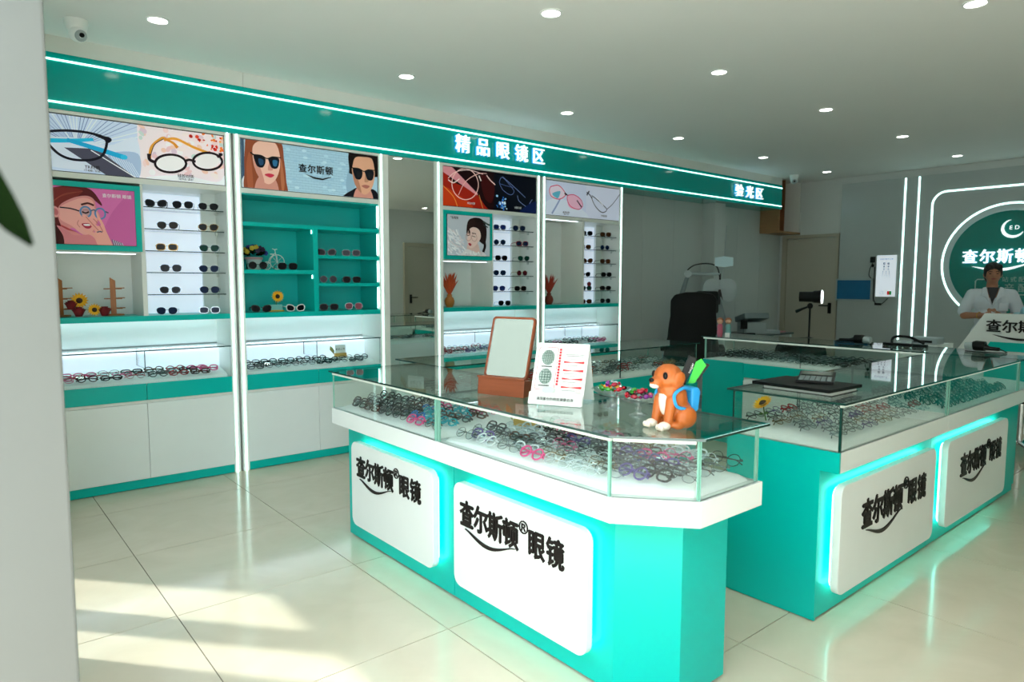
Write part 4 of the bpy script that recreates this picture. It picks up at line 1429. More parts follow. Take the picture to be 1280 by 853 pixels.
pane('glass_end', cf, XF+.01, XF2-.012, 3.468, 3.474, ZB1, ZG-.0005, edge=gedgel)
pane('glass_outer', cf, XF2-.012, XF2-.006, YC0+.014, 3.464, ZB1, ZG-.0005, edge=gedgel)
pane('glass_front', cf, 5.115, XF2-.014, YC0+.006, YC0+.012, ZB1, ZG-.0005, edge=gedgel)
for a, b_ in ((2.60, 3.46), (1.70, 2.595)):
    pane('glass_door', cf, XF+.004, XF+.010, a, b_, ZB1, ZG-.0005, edge=gedge)
for y in (3.46, 1.69):
    post(cf, XF+.008, y)

# ================================================================== EYEGLASSES IN THE CASES
def folded_meshes(shape, a, b, rim):
    key = ('folded', shape, a, b, rim)
    if key in EYE:
        return EYE[key]
    base = eyewear_meshes(shape, a, b, rim)
    tem = []
    cx = a+.0085
    for k, sgn in enumerate((-1, 1)):
        x = sgn*(cx+a)
        y = .0075+.005*k
        tm = MB()
        tm.tube([(x+sgn*.004, .0055, b*1.38), (x+sgn*.002, y, b*1.38), (x-sgn*.09, y+.001, b*1.30), (x-sgn*.118, y+.001, b*.75)],
                [rim*1.1, rim*1.1, rim*1.1, rim*1.5], 4, flat=1.3)
        tem.append(tm)
    dm = MATS['black_plastic']
    EYE[key] = (base[0], base[1], [q.mesh('temple', dm) for q in tem], base[3], base[4], tem)
    return EYE[key]
WORDS = {'black': 'black-framed', 'tortoise': 'tortoiseshell', 'blue': 'blue-framed', 'pink': 'pink-framed', 'red': 'red-framed', 'clear': 'clear-framed', 'silver': 'silver-wire', 'gold': 'gold-wire',
         'purple': 'purple-framed', 'grey': 'charcoal-framed', 'cyan': 'cyan-framed', 'white': 'white-framed', 'gunmetal': 'gunmetal-wire'}
def lay(slots, palette, place, seed, lens='clear', thin=False, tilt=(38, 46), group=None, rz0=0, stuff=None):
    rnd = random.Random(seed)
    for (x, y, z, row) in slots:
        fm = rnd.choice(palette)
        sp = rnd.choice([q for q in OPTSPEC if (q[3] < .0015) == thin] if thin is not None else OPTSPEC)
        if fm in ('silver', 'gold', 'gunmetal') and thin is None:
            sp = rnd.choice([q for q in OPTSPEC if q[3] < .0015])
        meshes = folded_meshes(*sp)
        m = (Matrix.Translation((x+rnd.uniform(-.003, .003), y+rnd.uniform(-.004, .004), z)) @ Matrix.Rotation(rz0+rnd.uniform(-.07, .07), 4, 'Z')
             @ Matrix.Rotation(-math.radians(rnd.uniform(*tilt)), 4, 'X'))
        if stuff is not None:
            for mbs, mi in ([(meshes[3], fm)] + [(q, fm) for q in meshes[5]] + [(q, 'LENS') for q in meshes[4]]):
                stuff.append((mbs, m, mi))
            continue
        o = inst('eyeglasses', meshes[0], None, (0, 0, 0), FR[fm])
        o.matrix_world = m
        T(o, f'{WORDS[fm]} folded eyeglasses in {ORD[row]} row from the glass, {place}', 'eyeglasses', group or f'eyeglasses, {place}')
        for q in meshes[1]:
            inst('lens', q, o, (0, 0, 0), LN[lens])
        for q in meshes[2]:
            inst('temple', q, o, (0, 0, 0), FR[fm])
def rows(axis_a, axis_b, za, zb, jitter_seed, keep=None):
    """grid of places; axis_a across the row (start, stop, step), axis_b from front to back"""
    out = []
    na = int((axis_a[1]-axis_a[0])/axis_a[2])+1
    nb = int((axis_b[1]-axis_b[0])/axis_b[2])+1
    for j in range(nb):
        for i in range(na):
            a = axis_a[0]+axis_a[2]*i+(axis_a[2]*.5 if j % 2 else 0)
            b = axis_b[0]+axis_b[2]*j
            if a > axis_a[1]:
                continue
            z = za+(zb-za)*j/max(1, nb-1)
            if keep is None or keep(a, b):
                out.append((a, b, z, j))
    return out
ORD = ['front', 'second', 'third', 'fourth', 'fifth', 'sixth', 'seventh', 'eighth', 'ninth', 'tenth', 'eleventh', 'twelfth']
DARKS = ['black', 'black', 'black', 'grey', 'tortoise', 'gunmetal']
# square front unit: places run along y, rows go back along x
sl_ = [(b, a, z, j) for (a, b, z, j) in rows((2.46, 3.26, .1345), (1.600, 1.97, .040), .745, .775, 1, lambda a, b: not (a > 2.98 and b > 1.82))]
lay([q for q in sl_ if q[1] > 2.75], DARKS, 'square-ended front counter case', 11, 'clear', None, rz0=-PI/2)
lay([q for q in sl_ if q[1] <= 2.75], ['black', 'red', 'cyan', 'cyan', 'grey', 'pink', 'blue', 'tortoise'], 'square-ended front counter case', 12, 'clear', None, rz0=-PI/2)
# corner unit
def keepb(a, b):
    return (b-1.555)*1.05+(a-1.38)*.9 > .112 and a > 1.26 and not (a > 2.12 and b > 1.80)
sl_ = [(b, a, z, j) for (a, b, z, j) in rows((1.27, 2.27, .1345), (1.597, 2.01, .040), .748, .768, 2, keepb)]
lay(sl_, ['black', 'black', 'grey', 'clear', 'clear', 'silver', 'tortoise', 'purple', 'pink', 'silver', 'gunmetal', 'gold', 'black'], 'chamfered corner counter case', 13, 'clear', None, rz0=-PI/2)
# book counter: sparse rows of slim frames
sl_ = rows((2.80, 3.80, .150), (1.225, 1.60, .062), .757, .774, 3)
lay(sl_, ['gunmetal', 'silver', 'gold', 'grey', 'silver', 'purple', 'gunmetal', 'clear', 'red'], 'book counter case', 14, 'clear', None, tilt=(55, 66))
# dark frames counter
sl_ = rows((3.96, 5.02, .1345), (1.205, 1.60, .040), .742, .766, 4)
lay(sl_[:56], DARKS, 'dense case beyond book counter', 15, 'clear', None)
rest = []
lay(sl_[56:], DARKS, '', 16, 'clear', None, stuff=rest)
# wall cases
for k, (a, b_, nm, pal) in enumerate(((.55, 1.50, 'the pink-portrait unit', ['black', 'red', 'tortoise', 'gunmetal', 'grey', 'pink']), (1.75, 2.68, 'the turquoise unit', ['black', 'grey', 'black', 'gunmetal']))):
    sl_ = rows((a, b_, .136), (YW+.055, YW+.18, .046), .7385, .758, 5)
    if k == 1:
        sl_ = [q for q in sl_ if not (2.38 < q[0] < 2.62 and q[1] > YW+.13)]
    lay(sl_, pal, f'low case of {nm}', 20+k, 'clear', None, tilt=(35, 45))
for k, (a, b_, pal) in enumerate(((3.46, 4.40, ['silver', 'purple', 'red', 'gunmetal']), (4.68, 5.60, ['black', 'grey', 'white', 'pink']))):
    lay(rows((a, b_, .136), (YW+.060, YW+.18, .046), .740, .760, 6), pal, '', 30+k, stuff=rest, thin=None)
# the two island counters beyond
lay(rows((2.20, 4.38, .136), (YE0+.06, YE0+.36, .042), .745, .76, 7, lambda a, b: not (3.2 < a < 3.47 and b < 3.25)), ['silver', 'gunmetal', 'gold', 'grey', 'red', 'clear'], '', 40, stuff=rest, thin=None, rz0=0)
lay([(b, a, z, j) for a, b, z, j in rows((1.80, 3.40, .136), (XF+.06, XF+.40, .042), .742, .76, 8)], ['black', 'gunmetal', 'grey', 'silver'], '', 41, stuff=rest, thin=None, rz0=-PI/2)
order = sorted({q[2] for q in rest if q[2] != 'LENS'})+['LENS']
mb = MB()
for src, m, mi in rest:
    k = order.index(mi)
    o = len(mb.v)
    mb.v += [(m @ Vector(p))[:] for p in src.v]
    mb.f += [tuple(i+o for i in q) for q in src.f]
    mb.m += [k]*len(src.f)
me = bpy.data.meshes.new('eyeglasses_stock')
me.from_pydata(mb.v, [], mb.f)
for p, mi in zip(me.polygons, mb.m):
    p.material_index = mi
for k in order:
    me.materials.append(LN['clear'] if k == 'LENS' else FR[k])
o = bpy.data.objects.new('eyeglasses_stock', me)
COL.objects.link(o)
T(o, 'massed small eyeglass frames in the far cases of the island and shelving', 'eyeglasses', kind='stuff')

# ================================================================== THINGS ON THE COUNTERS
def settle(o, loc, rz):
    o.location = loc
    o.rotation_euler = (0, 0, rz)
ZT = ZG+.0085
# ---- wooden table mirror
tm_ = thing('table_mirror', 'walnut-framed tilting mirror on a wooden foot on the glass counter', 'mirror')
part('foot', MB().prism([(-.055, 0), (.075, 0), (.075, .012), (.02, .062), (-.048, .070)], -.113, .113, 'x'), wood, tm_, bevel=.003)
part('foot_ledge', B(-.115, .115, -.054, -.040, .070, .078), wood, tm_, bevel=.002)
Rm = Matrix.Rotation(math.radians(-17), 3, 'X')
def tilt(p):
    return Rm @ Vector(p)+Vector((0, -.020, .070))
ro = rrect(-.105, .105, .0, .262, .016, 4)
fm_ = MB()
n = len(ro)
ri = rrect(-.097, .097, .008, .254, .010, 4)
vs_ = [tilt((p[0], y, p[1])) for y in (0, .014) for p in ro]+[tilt((p[0], y, p[1])) for y in (0, .014) for p in ri]
fs = []
for i in range(n):
    j = (i+1) % n
    fs += [(i, j, n+j, n+i), (2*n+i, 3*n+i, 3*n+j, 2*n+j), (i, 2*n+i, 2*n+j, j), (n+i, n+j, 3*n+j, 3*n+i)]
part('mirror_frame', MB().add(vs_, fs), wood, tm_)
gl = MB()
vs_ = [tilt((p[0], y, p[1])) for y in (.003, .012) for p in ri]
gl.add(vs_, [tuple(range(n)), tuple(range(n, 2*n))]+[(i, (i+1) % n, n+(i+1) % n, n+i) for i in range(n)])
part('mirror_glass', gl, mirror, tm_)
settle(tm_, (1.790, 2.165, ZT), math.radians(-72))
# ---- tent card
tc_ = thing('tent_card', 'white folded information card with red bars and grid circles beside the mirror', 'card')
def cardface(y0, z0, y1, z1, name, w0=.107, th=.0015):
    d = Vector((0, y1-y0, z1-z0)).normalized()
    nn = Vector((0, -d.z, d.y))
    mb = MB()
    a = [Vector((-w0, y0, z0)), Vector((w0, y0, z0)), Vector((w0, y1, z1)), Vector((-w0, y1, z1))]
    mb.add(a+[p-nn*th for p in a], [(0, 1, 2, 3), (7, 6, 5, 4), (0, 4, 5, 1), (1, 5, 6, 2), (2, 6, 7, 3), (3, 7, 4, 0)])
    return part(name, mb, paper, tc_)
front = cardface(-.050, .001, .040, .228, 'front_face')
cardface(.110, .001, .0415, .228, 'back_leg')
lip = cardface(-.066, .0015, -.049, .046, 'front_lip')
p = Print(.214, .244)
p.line([(x, y) for x, y in ((.06, .26), (.06, .90), (.09, .93), (.40, .93), (.43, .90), (.43, .26), (.40, .23), (.09, .23), (.06, .26))], .0009, 'C83A48', k=1)
for (cx, cy, bad) in ((.25, .76, 0), (.25, .44, 1)):
    p.ell(cx, cy, .125, .125, 'C4D2CC')
    for k in range(-4, 5):
        h_ = math.sqrt(max(0, 1-(k/4.6)**2))*.125
        w_ = .004*bad
        p.line([(cx+k*.027, cy-h_*1.0), (cx+k*.027+w_*3*(k % 2), cy), (cx+k*.027, cy+h_)], .0009, '4F6A62')
        p.line([(cx-h_, cy+k*.027), (cx, cy+k*.027+w_*4*(k % 3-1)), (cx+h_, cy+k*.027)], .0009, '4F6A62')
    p.line([(cx-.10, cy-.155), (cx+.10, cy-.155)], .0022, '5A5A5A')
for k in range(13):
    p.rect(.475, .30+k*.047, .515, .30+k*.047+.036, 'D0303E')
p.rect(.60, .805, .95, .812, '444444')
p.rect(.62, .780, .93, .788, '333333')
for k in range(4):
    y = .68-.135*k
    p.poly([(.58, y-.012), (.58, y+.02), (.75, y+.004), (.96, y+.022), (.96, y-.014), (.75, y-.004)], 'D42A36')
    p.line([(.60, y-.05), (.85, y-.05)], .0010, '8A8A8A')
    p.line([(.70, y+.05), (.82, y+.05)], .0008, '8A8A8A')
    p.rect(.86, y-.075, .95, y-.04, 'E8D0D2')
p.ell(.36, .22, .12, .05, 'C4D2CC')
fd = Vector((0, .090, .227)).normalized()
p.build(front, (-.107, -.050, .001), (1, 0, 0), tuple(fd), 'card_ink', step=.00003)
letter('lettering', '请测量你的眼底健康自测', lip, (0, -.0605, .024), (1, 0, 0), Vector((0, .017, .0445)), .0135, darkt, bold=.01, extrude=0)
settle(tc_, (1.815, 1.875, ZT), math.radians(-62.7))
# ---- candy dishes with sweets
crystal = glassmat('crystal', (.90, .93, .94), rough=.05, base=.16)
def dish(loc, label):
    d = thing('candy_dish', label, 'dish')
    prof = [(.0, .0), (.036, .0), (.037, .004), (.016, .012), (.010, .020), (.015, .028), (.009, .036), (.016, .042), (.055, .052), (.086, .070), (.084, .072), (.052, .056), (.0, .048)]
    mb = MB()
    n = 28
    vs_ = []
    for (r, z) in prof:
        for j in range(n):
            rr_ = r*(1+(.05 if j % 2 else -.0)*(1 if r > .05 else 0))
            vs_.append((rr_*math.cos(2*PI*j/n), rr_*math.sin(2*PI*j/n), z))
    fs = [(i*n+j, i*n+(j+1) % n, (i+1)*n+(j+1) % n, (i+1)*n+j) for i in range(len(prof)-1) for j in range(n)]
    mb.add(vs_, fs)
    mb.f = [q for q in mb.f]
    part('stemmed_bowl', mb, crystal, d, smooth=40, merge=True)
    d.location = loc
    d.scale = (.9, .9, 1)
    return d
dish((1.905, 1.684, ZT), 'stemmed crystal sweet dish nearer the folded card')
dish((1.852, 1.516, ZT), 'stemmed crystal sweet dish nearer the toy dog')
cm = MB()
cm.ell((0, 0, 0), (.013, .009, .008), nu=10, nv=6)
for sg in (-1, 1):
    cm.add([(sg*.011, 0, 0)]+[(sg*.022, .008*math.cos(2*PI*k/6), .006*math.sin(2*PI*k/6)) for k in range(6)], [(0, 1+k, 1+(k+1) % 6) for k in range(6)])
cme = cm.mesh('wrapped_candy', white, smooth=50)
CC = [('yellow', 'F2B01E'), ('green', '3F9A3A'), ('red', 'C81E34'), ('purple', '8A2C8E'), ('black', '16141C'), ('pink', 'E0608A'), ('silver', 'C8CCD2'), ('crimson', 'A01030')]
rnd = random.Random(4)
for (cx, cy), pal, nm in (((1.905, 1.684), (0, 0, 1, 1, 2, 4, 6, 3, 7), 'nearer the card'), ((1.852, 1.516), (4, 4, 2, 7, 3, 5, 2, 1, 7), 'nearer the toy dog')):
    for k, ci in enumerate(pal):
        if k < 6:
            a = k*PI/3+.3
            r, z = .041, ZT+.0735
        else:
            a = (k-6)*2*PI/3
            r, z = .019, ZT+.089
        o = inst('wrapped_candy', cme, None, (0, 0, 0), mat('wrapper_'+CC[ci][0], CC[ci][1], .2, spec=.7))
        o.location = (cx+r*math.cos(a), cy+r*math.sin(a), z)
        o.rotation_euler = (rnd.uniform(-.2, .2), rnd.uniform(-.3, .3), a+PI/2+rnd.uniform(-.2, .2))
        T(o, f'{CC[ci][0]} foil-wrapped sweet in the dish {nm}', 'sweet', 'wrapped sweets in the crystal dishes')
# ---- puppy figurine with backpack
pup = thing('puppy_figurine', 'orange puppy figurine with blue straps sitting on the glass counter', 'figurine')
og = mat('puppy_orange', 'B95F22', .45, noise=.12, nscale=60)
wp = mat('puppy_white', 'EAD9CC', .45)
mb = MB()
mb.ell((0, .012, .080), (.043, .046, .066)).ell((0, .026, .045), (.048, .05, .044)).ell((0, -.012, .152), (.044, .048, .040)).ell((0, -.056, .140), (.023, .026, .018)).ell((0, -.006, .115), (.040, .038, .032))
for s_ in (-1, 1):
    mb.capsule((s_*.027, -.022, .085), (s_*.029, -.036, .014), .017, .014)
    mb.ell((s_*.038, .03, .034), (.026, .04, .034))
    mb.ell((s_*.043, -.004, .013), (.016, .026, .0125))
    mb.ell((s_*.043, -.006, .148), (.010, .024, .026), Matrix.Rotation(s_*.25, 3, 'Y'))
remeshed('body', mb, og, pup, .0035, 3)
ch = MB().ell((0, -.024, .085), (.022, .018, .048))
part('chest_patch', ch, wp, pup, smooth=80)
for s_ in (-1, 1):
    pm = MB().ell((s_*.030, -.050, .0125), (.018, .022, .0125))
    for k in (-1, 0, 1):
        pm.ell((s_*.030+k*.010, -.068, .009), (.0058, .008, .009), nu=8, nv=6)
    part('paw', pm, wp, pup, smooth=80)
    part('eye', MB().ell((s_*.026, -.047, .160), (.0085, .007, .011)), black, pup, smooth=80)
    part('strap', MB().tube(catmull([(s_*.030, .052, .115), (s_*.041, .012, .122), (s_*.041, -.022, .104), (s_*.044, -.014, .070), (s_*.045, .030, .058)], 5), .0055, 6), mat('toy_blue', '2A9BE0', .4), pup, smooth=60)
part('nose', MB().ell((0, -.079, .146), (.010, .007, .007)), black, pup, smooth=80)
part('muzzle_patch', MB().ell((0, -.066, .131), (.017, .016, .010)), wp, pup, smooth=80)
bpk = MB().prism([(.062, .040), (.090, .048), (.098, .105), (.090, .118), (.060, .118), (.058, .06)], -.032, .032, 'x')
part('backpack', bpk, mat('toy_blue', '2A9BE0', .4), pup, bevel=.008, seg=3, smooth=60)
settle(pup, (1.785, 1.330, ZT+.001), math.radians(-103))
pup.scale = (1.06, 1.0, 1.08)
fan = thing('card_pack', 'black and bright green card pack stuck in the toy backpack', 'card pack')
part('black_sleeve', MB().obox((-.008, 0, .042), (.026, .012, .095), Matrix.Rotation(.38, 3, 'Y')), black, fan, bevel=.001)
part('green_leaf', MB().prism([(-.004, .0), (.016, .0), (.052, .060), (.036, .082), (.018, .070)], -.009, -.0065, 'y'), mat('bright_green', '1EC428', .35), fan)
part('black_leaf', MB().prism([(.012, .0), (.026, .006), (.064, .062), (.052, .066)], -.005, .005, 'y'), black, fan)
letter('lettering', 'suoaier', fan, (.0035, -.0065, .050), Vector((.37, 0, .93)), Vector((-.93, 0, .37)), .012, whitet, bold=0, extrude=0)
settle(fan, (1.876, 1.325, ZT+.1370), math.radians(-48))
# ---- black folder, notebook and calculator
nb = thing('notebook', 'white-paged notebook lying under the black folder on the counter', 'notebook')
part('page_block', B(2.79, 3.025, 1.275, 1.575, ZT+.002, ZT+.018), paper, nb)
part('cover', B(2.785, 3.03, 1.27, 1.58, ZT, ZT+.002), black, nb)
fo = thing('folder', 'flat black folder lying on a notebook on the counter', 'folder')
part('folder_cover', MB().prism([(2.742, 1.262), (3.02, 1.250), (3.03, 1.60), (2.752, 1.612)], ZT+.0185, ZT+.032), black, fo, bevel=.002)
ca_ = thing('calculator', 'black desktop calculator with raised display on top of the folder', 'calculator')
part('body', MB().prism([(-.105, 0), (.105, 0), (.105, .026), (.098, .030), (.028, .016), (-.105, .010)], -.075, .075, 'x'), black, ca_, bevel=.0015)
part('display', MB().obox((0, .064, .0255), (.125, .052, .002), Matrix.Rotation(.195, 3, 'X')), mat('lcd', '58655F', .2), ca_)
kb = {}
km = MB().box(-.009, .009, -.0065, .0065, 0, .004).mesh('key', grey)
for i in range(6):
    for j in range(5):
        inst('key', km, ca_, (-.056+i*.0224, -.088+j*.0225, .0112+.0009*(j)))
settle(ca_, (2.975, 1.43, ZT+.033), math.radians(-68))

# ---- plants and flowers
def sunflower(loc, head, look, label, r=.05, stem0=None, leaf=True, pot=None):
    """head: height vector from loc to flower centre; look: direction the disc faces"""
    f = thing('sunflower', label, 'flower', loc)
    loc, head, look = Vector(loc), Vector(head), Vector(look).normalized()
    c = loc+head
    R = look.to_track_quat('Z', 'Y').to_matrix()
    pm = MB()
    for ring, (n, r0, l, dz) in enumerate(((16, .35*r, r, .0), (14, .32*r, r*.82, .006*r/.05))):
        for k in range(n):
            a = 2*PI*k/n+ring*.2
            wv = .17*r
            pts = [(r0, -wv*.5, dz), (r0+.4*(l-r0), -wv, dz+.003), (l, 0, dz+.010*r/.05), (r0+.4*(l-r0), wv, dz+.003), (r0, wv*.5, dz)]
            pm.add([c+R @ (Matrix.Rotation(a, 3, 'Z') @ Vector(p)) for p in pts], [(0, 1, 2, 3, 4)])
    part('petals', pm, yellow, f)
    part('flower_centre', MB().lathe([(.001, .014*r/.05), (.22*r, .013*r/.05), (.36*r, .006*r/.05), (.38*r, -.004)], c, 14, R=R), brownc, f, smooth=60)
    s0 = loc if stem0 is None else Vector(stem0)
    part('stem', MB().tube(catmull([s0, s0.lerp(c, .5)+Vector((0, .004, .01)), c-look*.006], 4), .0028, 6), leafg, f)
    if leaf:
        lm_ = MB()
        b0 = s0.lerp(c, .35)
        for sg in (-1, 1):
            d = Vector((sg*.9, .2, .25)).normalized()
            sd = Vector((0, 0, 1)).cross(d).normalized()
            L = r*1.0
            lm_.add([b0, b0+d*L*.45+sd*L*.28, b0+d*L+Vector((0, 0, -.01)), b0+d*L*.45-sd*L*.28, b0+d*L*.45+Vector((0, 0, .006))], [(0, 1, 4), (1, 2, 4), (2, 3, 4), (3, 0, 4)])
        part('leaf', lm_, leafg, f)
    return f
def rose(loc, r, label):
    f = thing('rose', label, 'flower', loc)
    loc = Vector(loc)
    for k, (rr_, h0) in enumerate(((r, .0), (r*.78, r*.25), (r*.52, r*.5))):
        mb = MB()
        n = 15
        for j in range(5):
            a = 2*PI*j/5+k*.6
            vs_, fs = [], []
            for u in range(5):
                for v in range(4):
                    aa = a+(u-2)*.36
                    zz = -.5*r+h0+v*r*.42
                    rad = rr_*(.55+.18*v+(.10 if v == 3 else 0))*(1-.04*abs(u-2))
                    vs_.append(loc+Vector((rad*math.cos(aa), rad*math.sin(aa), zz+r*.55)))
            for u in range(4):
                for v in range(3):
                    fs.append((u*4+v, (u+1)*4+v, (u+1)*4+v+1, u*4+v+1))
            mb.add(vs_, fs)
        part('petal_ring', mb, redr, f, smooth=60)
    part('sepal', MB().ell(loc+Vector((0, 0, r*.36)), (r*.5, r*.5, r*.3), nu=8, nv=5), dleaf, f)
    return f
# wooden eyewear stands in the first niche
def stand(x, y, rz, label):
    s_ = thing('eyewear_stand', label, 'stand')
    part('foot', MB().lathe([(.001, 0), (.055, 0), (.056, .006), (.052, .010), (.001, .010)], n=24, sx=1.1, sy=.8), bamboo, s_, smooth=40)
    part('post', MB().prism([(-.016, .010), (.016, .010), (.016, .228), (-.016, .250)], -.014, .014, 'y'), bamboo, s_, bevel=.002)
    for z in (.045, .110, .175):
        part('peg', MB().tube([(-.052, .016, z), (.052, .016, z)], .0035, 6), bamboo, s_)
        part('peg', MB().tube([(-.016, -.0, z+.003), (.066, -.030, z+.006)], .0030, 6), bamboo, s_)
    settle(s_, (x, y, 1.1545), rz)
stand(.570, 5.13, .25, 'wooden eyewear stand behind the sunflower in the portrait unit')
stand(.866, 5.12, -.15, 'wooden eyewear stand beside the red roses and divider')
sunflower((.668, 5.06, 1.158), (0, 0, .098), (-.2, -1, .15), 'larger upright sunflower on the roses before the wooden stand', .052, leaf=True)
sunflower((.745, 5.04, 1.158), (0, 0, .038), (-.1, -1, .2), 'smaller low sunflower between the dark red roses', .042, leaf=False)
rose((.655, 5.015, 1.1555), .034, 'dark red rose under the larger sunflower, lower bloom')
rose((.618, 5.035, 1.1995), .032, 'dark red rose under the larger sunflower, upper bloom')
rose((.800, 5.035, 1.1555), .034, 'dark red rose beside the smaller sunflower')
# flower bucket and little bicycle
fb = thing('flowerpot', 'white bucket of blue and yellow artificial flowers in turquoise compartment', 'flowerpot', (1.82, 5.205, 1.4665))
part('bucket', MB().lathe([(.001, 0), (.048, 0), (.060, .088), (.064, .092), (.058, .093), (.055, .085), (.001, .080)], (1.82, 5.205, 1.467), 20), mat('pot_white', 'D5E2DF', .5), fb, smooth=40)
part('rim_band', MB().lathe([(.0605, .078), (.0655, .080), (.0655, .093), (.0605, .095)], (1.82, 5.205, 1.467), 20), mat('pot_pink', 'C9A2A0', .5), fb, smooth=40)
rnd = random.Random(8)
lv = MB()
for k in range(46):
    a, el_ = rnd.uniform(0, 2*PI), rnd.uniform(.1, 1.4)
    d = Vector((math.cos(a)*math.cos(el_)*1.2, math.sin(a)*math.cos(el_)*.8, math.sin(el_)*.8))
    b0 = Vector((1.82, 5.205, 1.575))+d*.03
    t = d.orthogonal().normalized()*.014
    lv.add([b0, b0+d*.03+t, b0+d*.068, b0+d*.03-t], [(0, 1, 2, 3)])
part('foliage', lv, dleaf, fb)
for k in range(13):
    a, el_ = k*2.4, .25+.1*k
    d = Vector((math.cos(a)*math.cos(el_)*1.25, -abs(math.sin(a)*math.cos(el_)) if k % 3 else math.sin(a)*math.cos(el_), math.sin(el_)*.8))
    m_ = [mat('flower_blue', '27328F', .6), mat('flower_yellow', 'CBB53A', .6), mat('flower_plum', '2A1A3E', .6)][k % 3]
    bm_ = MB()
    c0 = Vector((1.82, 5.205, 1.580))+d*.075
    for q in range(5):
        bm_.ell(c0+Vector((math.cos(q*1.26)*.010, -.004, math.sin(q*1.26)*.010)), (.010, .006, .010), nu=8, nv=5)
    part('bloom', bm_, m_, fb, smooth=60)
bk = thing('toy_bicycle', 'small white wire bicycle ornament beside the flower bucket', 'ornament', (1.965, 5.165, 1.4665))
wm = mat('white_wire', 'DCEFEA', .4)
def wheel(cx, cz, r, nm):
    w_ = part(nm, MB().tube([(cx+r*math.cos(2*PI*k/24), 5.165, cz+r*math.sin(2*PI*k/24)) for k in range(24)], .0028, 6, True), wm, bk)
    sp2 = MB()
    for k in range(4):
        a = PI*k/4
        sp2.tube([(cx-r*math.cos(a), 5.165, cz-r*math.sin(a)), (cx+r*math.cos(a), 5.165, cz+r*math.sin(a))], .0012, 4)
    part('spokes', sp2, wm, w_)
wheel(1.985, 1.4670+.062, .055, 'front_wheel')
wheel(1.905, 1.4670+.033, .029, 'rear_wheel')
part('frame', MB().tube([(1.985, 5.165, 1.529), (1.972, 5.165, 1.60), (1.968, 5.165, 1.622)], .003, 6).tube([(1.972, 5.165, 1.598), (1.93, 5.165, 1.56), (1.905, 5.165, 1.500)], .003, 6), wm, bk)
part('handlebar', MB().tube([(1.945, 5.150, 1.628), (1.968, 5.165, 1.622), (1.99, 5.180, 1.628)], .003, 6), wm, bk)
part('saddle', MB().ell((1.945, 5.165, 1.588), (.016, .008, .004)), wm, bk)
sunflower((1.955, 5.14, 1.1545), (.015, 0, .112), (-.15, -1, .1), 'single sunflower standing in the lower turquoise compartment', .048)
bx_ = thing('gift_box', 'small pale open box with yellow base beside the single sunflower', 'box', (1.94, 5.10, 1.1535))
part('box_body', B(1.895, 1.985, 5.085, 5.125, 1.1540, 1.205), mat('pale_teal_card', '7FC8C0', .6), bx_)
part('box_base', B(1.885, 1.995, 5.080, 5.084, 1.1540, 1.165), mat('yellow_card', 'D9A62A', .6), bx_)
# vases of dried plumes
def plume_vase(x, y, col, pcol, label, h=.115):
    v = thing('vase', label, 'vase', (x, y, 1.1535))
    z0 = 1.1540
    part('vase_body', MB().lathe([(.001, 0), (.030, 0), (.043, .03), (.046, .055), (.036, .082), (.022, .095), (.024, h), (.020, h), (.018, .098), (.001, .09)], (x, y, z0), 22), col, v, smooth=50)
    rnd = random.Random(int(x*10))
    for k in range(52):
        a = rnd.uniform(0, 2*PI)
        sp2 = rnd.uniform(.02, .62)
        d = Vector((math.cos(a)*sp2, math.sin(a)*sp2*.5, 1)).normalized()
        L = rnd.uniform(.13, .21)
        b0 = Vector((x, y, z0+h-.006))
        t = d.cross(Vector((0, 1, 0))).normalized()
        n2 = d.cross(t)
        pts = []
        fs = []
        for q in range(7):
            u = q/6
            wv = .016*math.sin(PI*min(1, u*.9+.1))**.7*(1-u*.7)+.001
            cpos = b0+d*L*u+Vector((math.cos(a), math.sin(a)*.5, 0))*.03*u*u
            pts += [cpos+t*wv, cpos+n2*wv*.6, cpos-t*wv, cpos-n2*wv*.6]
        for q in range(6):
            for j in range(4):
                fs.append((q*4+j, q*4+(j+1) % 4, (q+1)*4+(j+1) % 4, (q+1)*4+j))
        part('plume', MB().add(pts, fs), pcol, v)
    return v
plume_vase(3.537, 5.10, mat('amber_pottery', 'B5702A', .35, noise=.15), mat('plume_orange', 'C24A1C', .8, noise=.3, nscale=80), 'amber pottery vase of orange dried plumes in the braided-portrait unit')
plume_vase(4.772, 5.10, mat('red_pottery', '7E2A16', .35, noise=.15), mat('plume_red', 'A8301A', .8, noise=.3, nscale=80), 'red-brown pottery vase of red dried plumes in the plain niche')
bk2 = thing('magazine', 'thin magazine lying flat beside the red plume vase', 'magazine', (4.90, 5.05, 1.1535))
part('pages', B(4.845, 4.975, 4.995, 5.13, 1.1545, 1.163), paper, bk2)
part('cover', B(4.843, 4.977, 4.993, 5.132, 1.1632, 1.1645), mat('mag_cover', '4A5A60', .4), bk2)
rf = thing('rose_figurine', 'small ornament of a red rose on white foot on a glass shelf', 'ornament', (5.385, 5.12, 1.2935))
part('foot', MB().lathe([(.001, 0), (.022, 0), (.014, .02), (.020, .04), (.001, .045)], (5.385, 5.12, 1.294), 12), paper, rf, smooth=40)
part('bloom', MB().ell((5.385, 5.12, 1.362), (.026, .022, .026)), redr, rf, smooth=60)
part('stem', MB().tube([(5.385, 5.12, 1.335), (5.385, 5.12, 1.35)], .004, 6), dleaf, rf)
# sunflower in the end case
sunflower((2.750, 1.545, .772), (-.012, .002, .080), (-.55, .25, .80), 'single sunflower with brown stalk inside the end of the book counter', .048, stem0=(2.755, 1.540, .776))
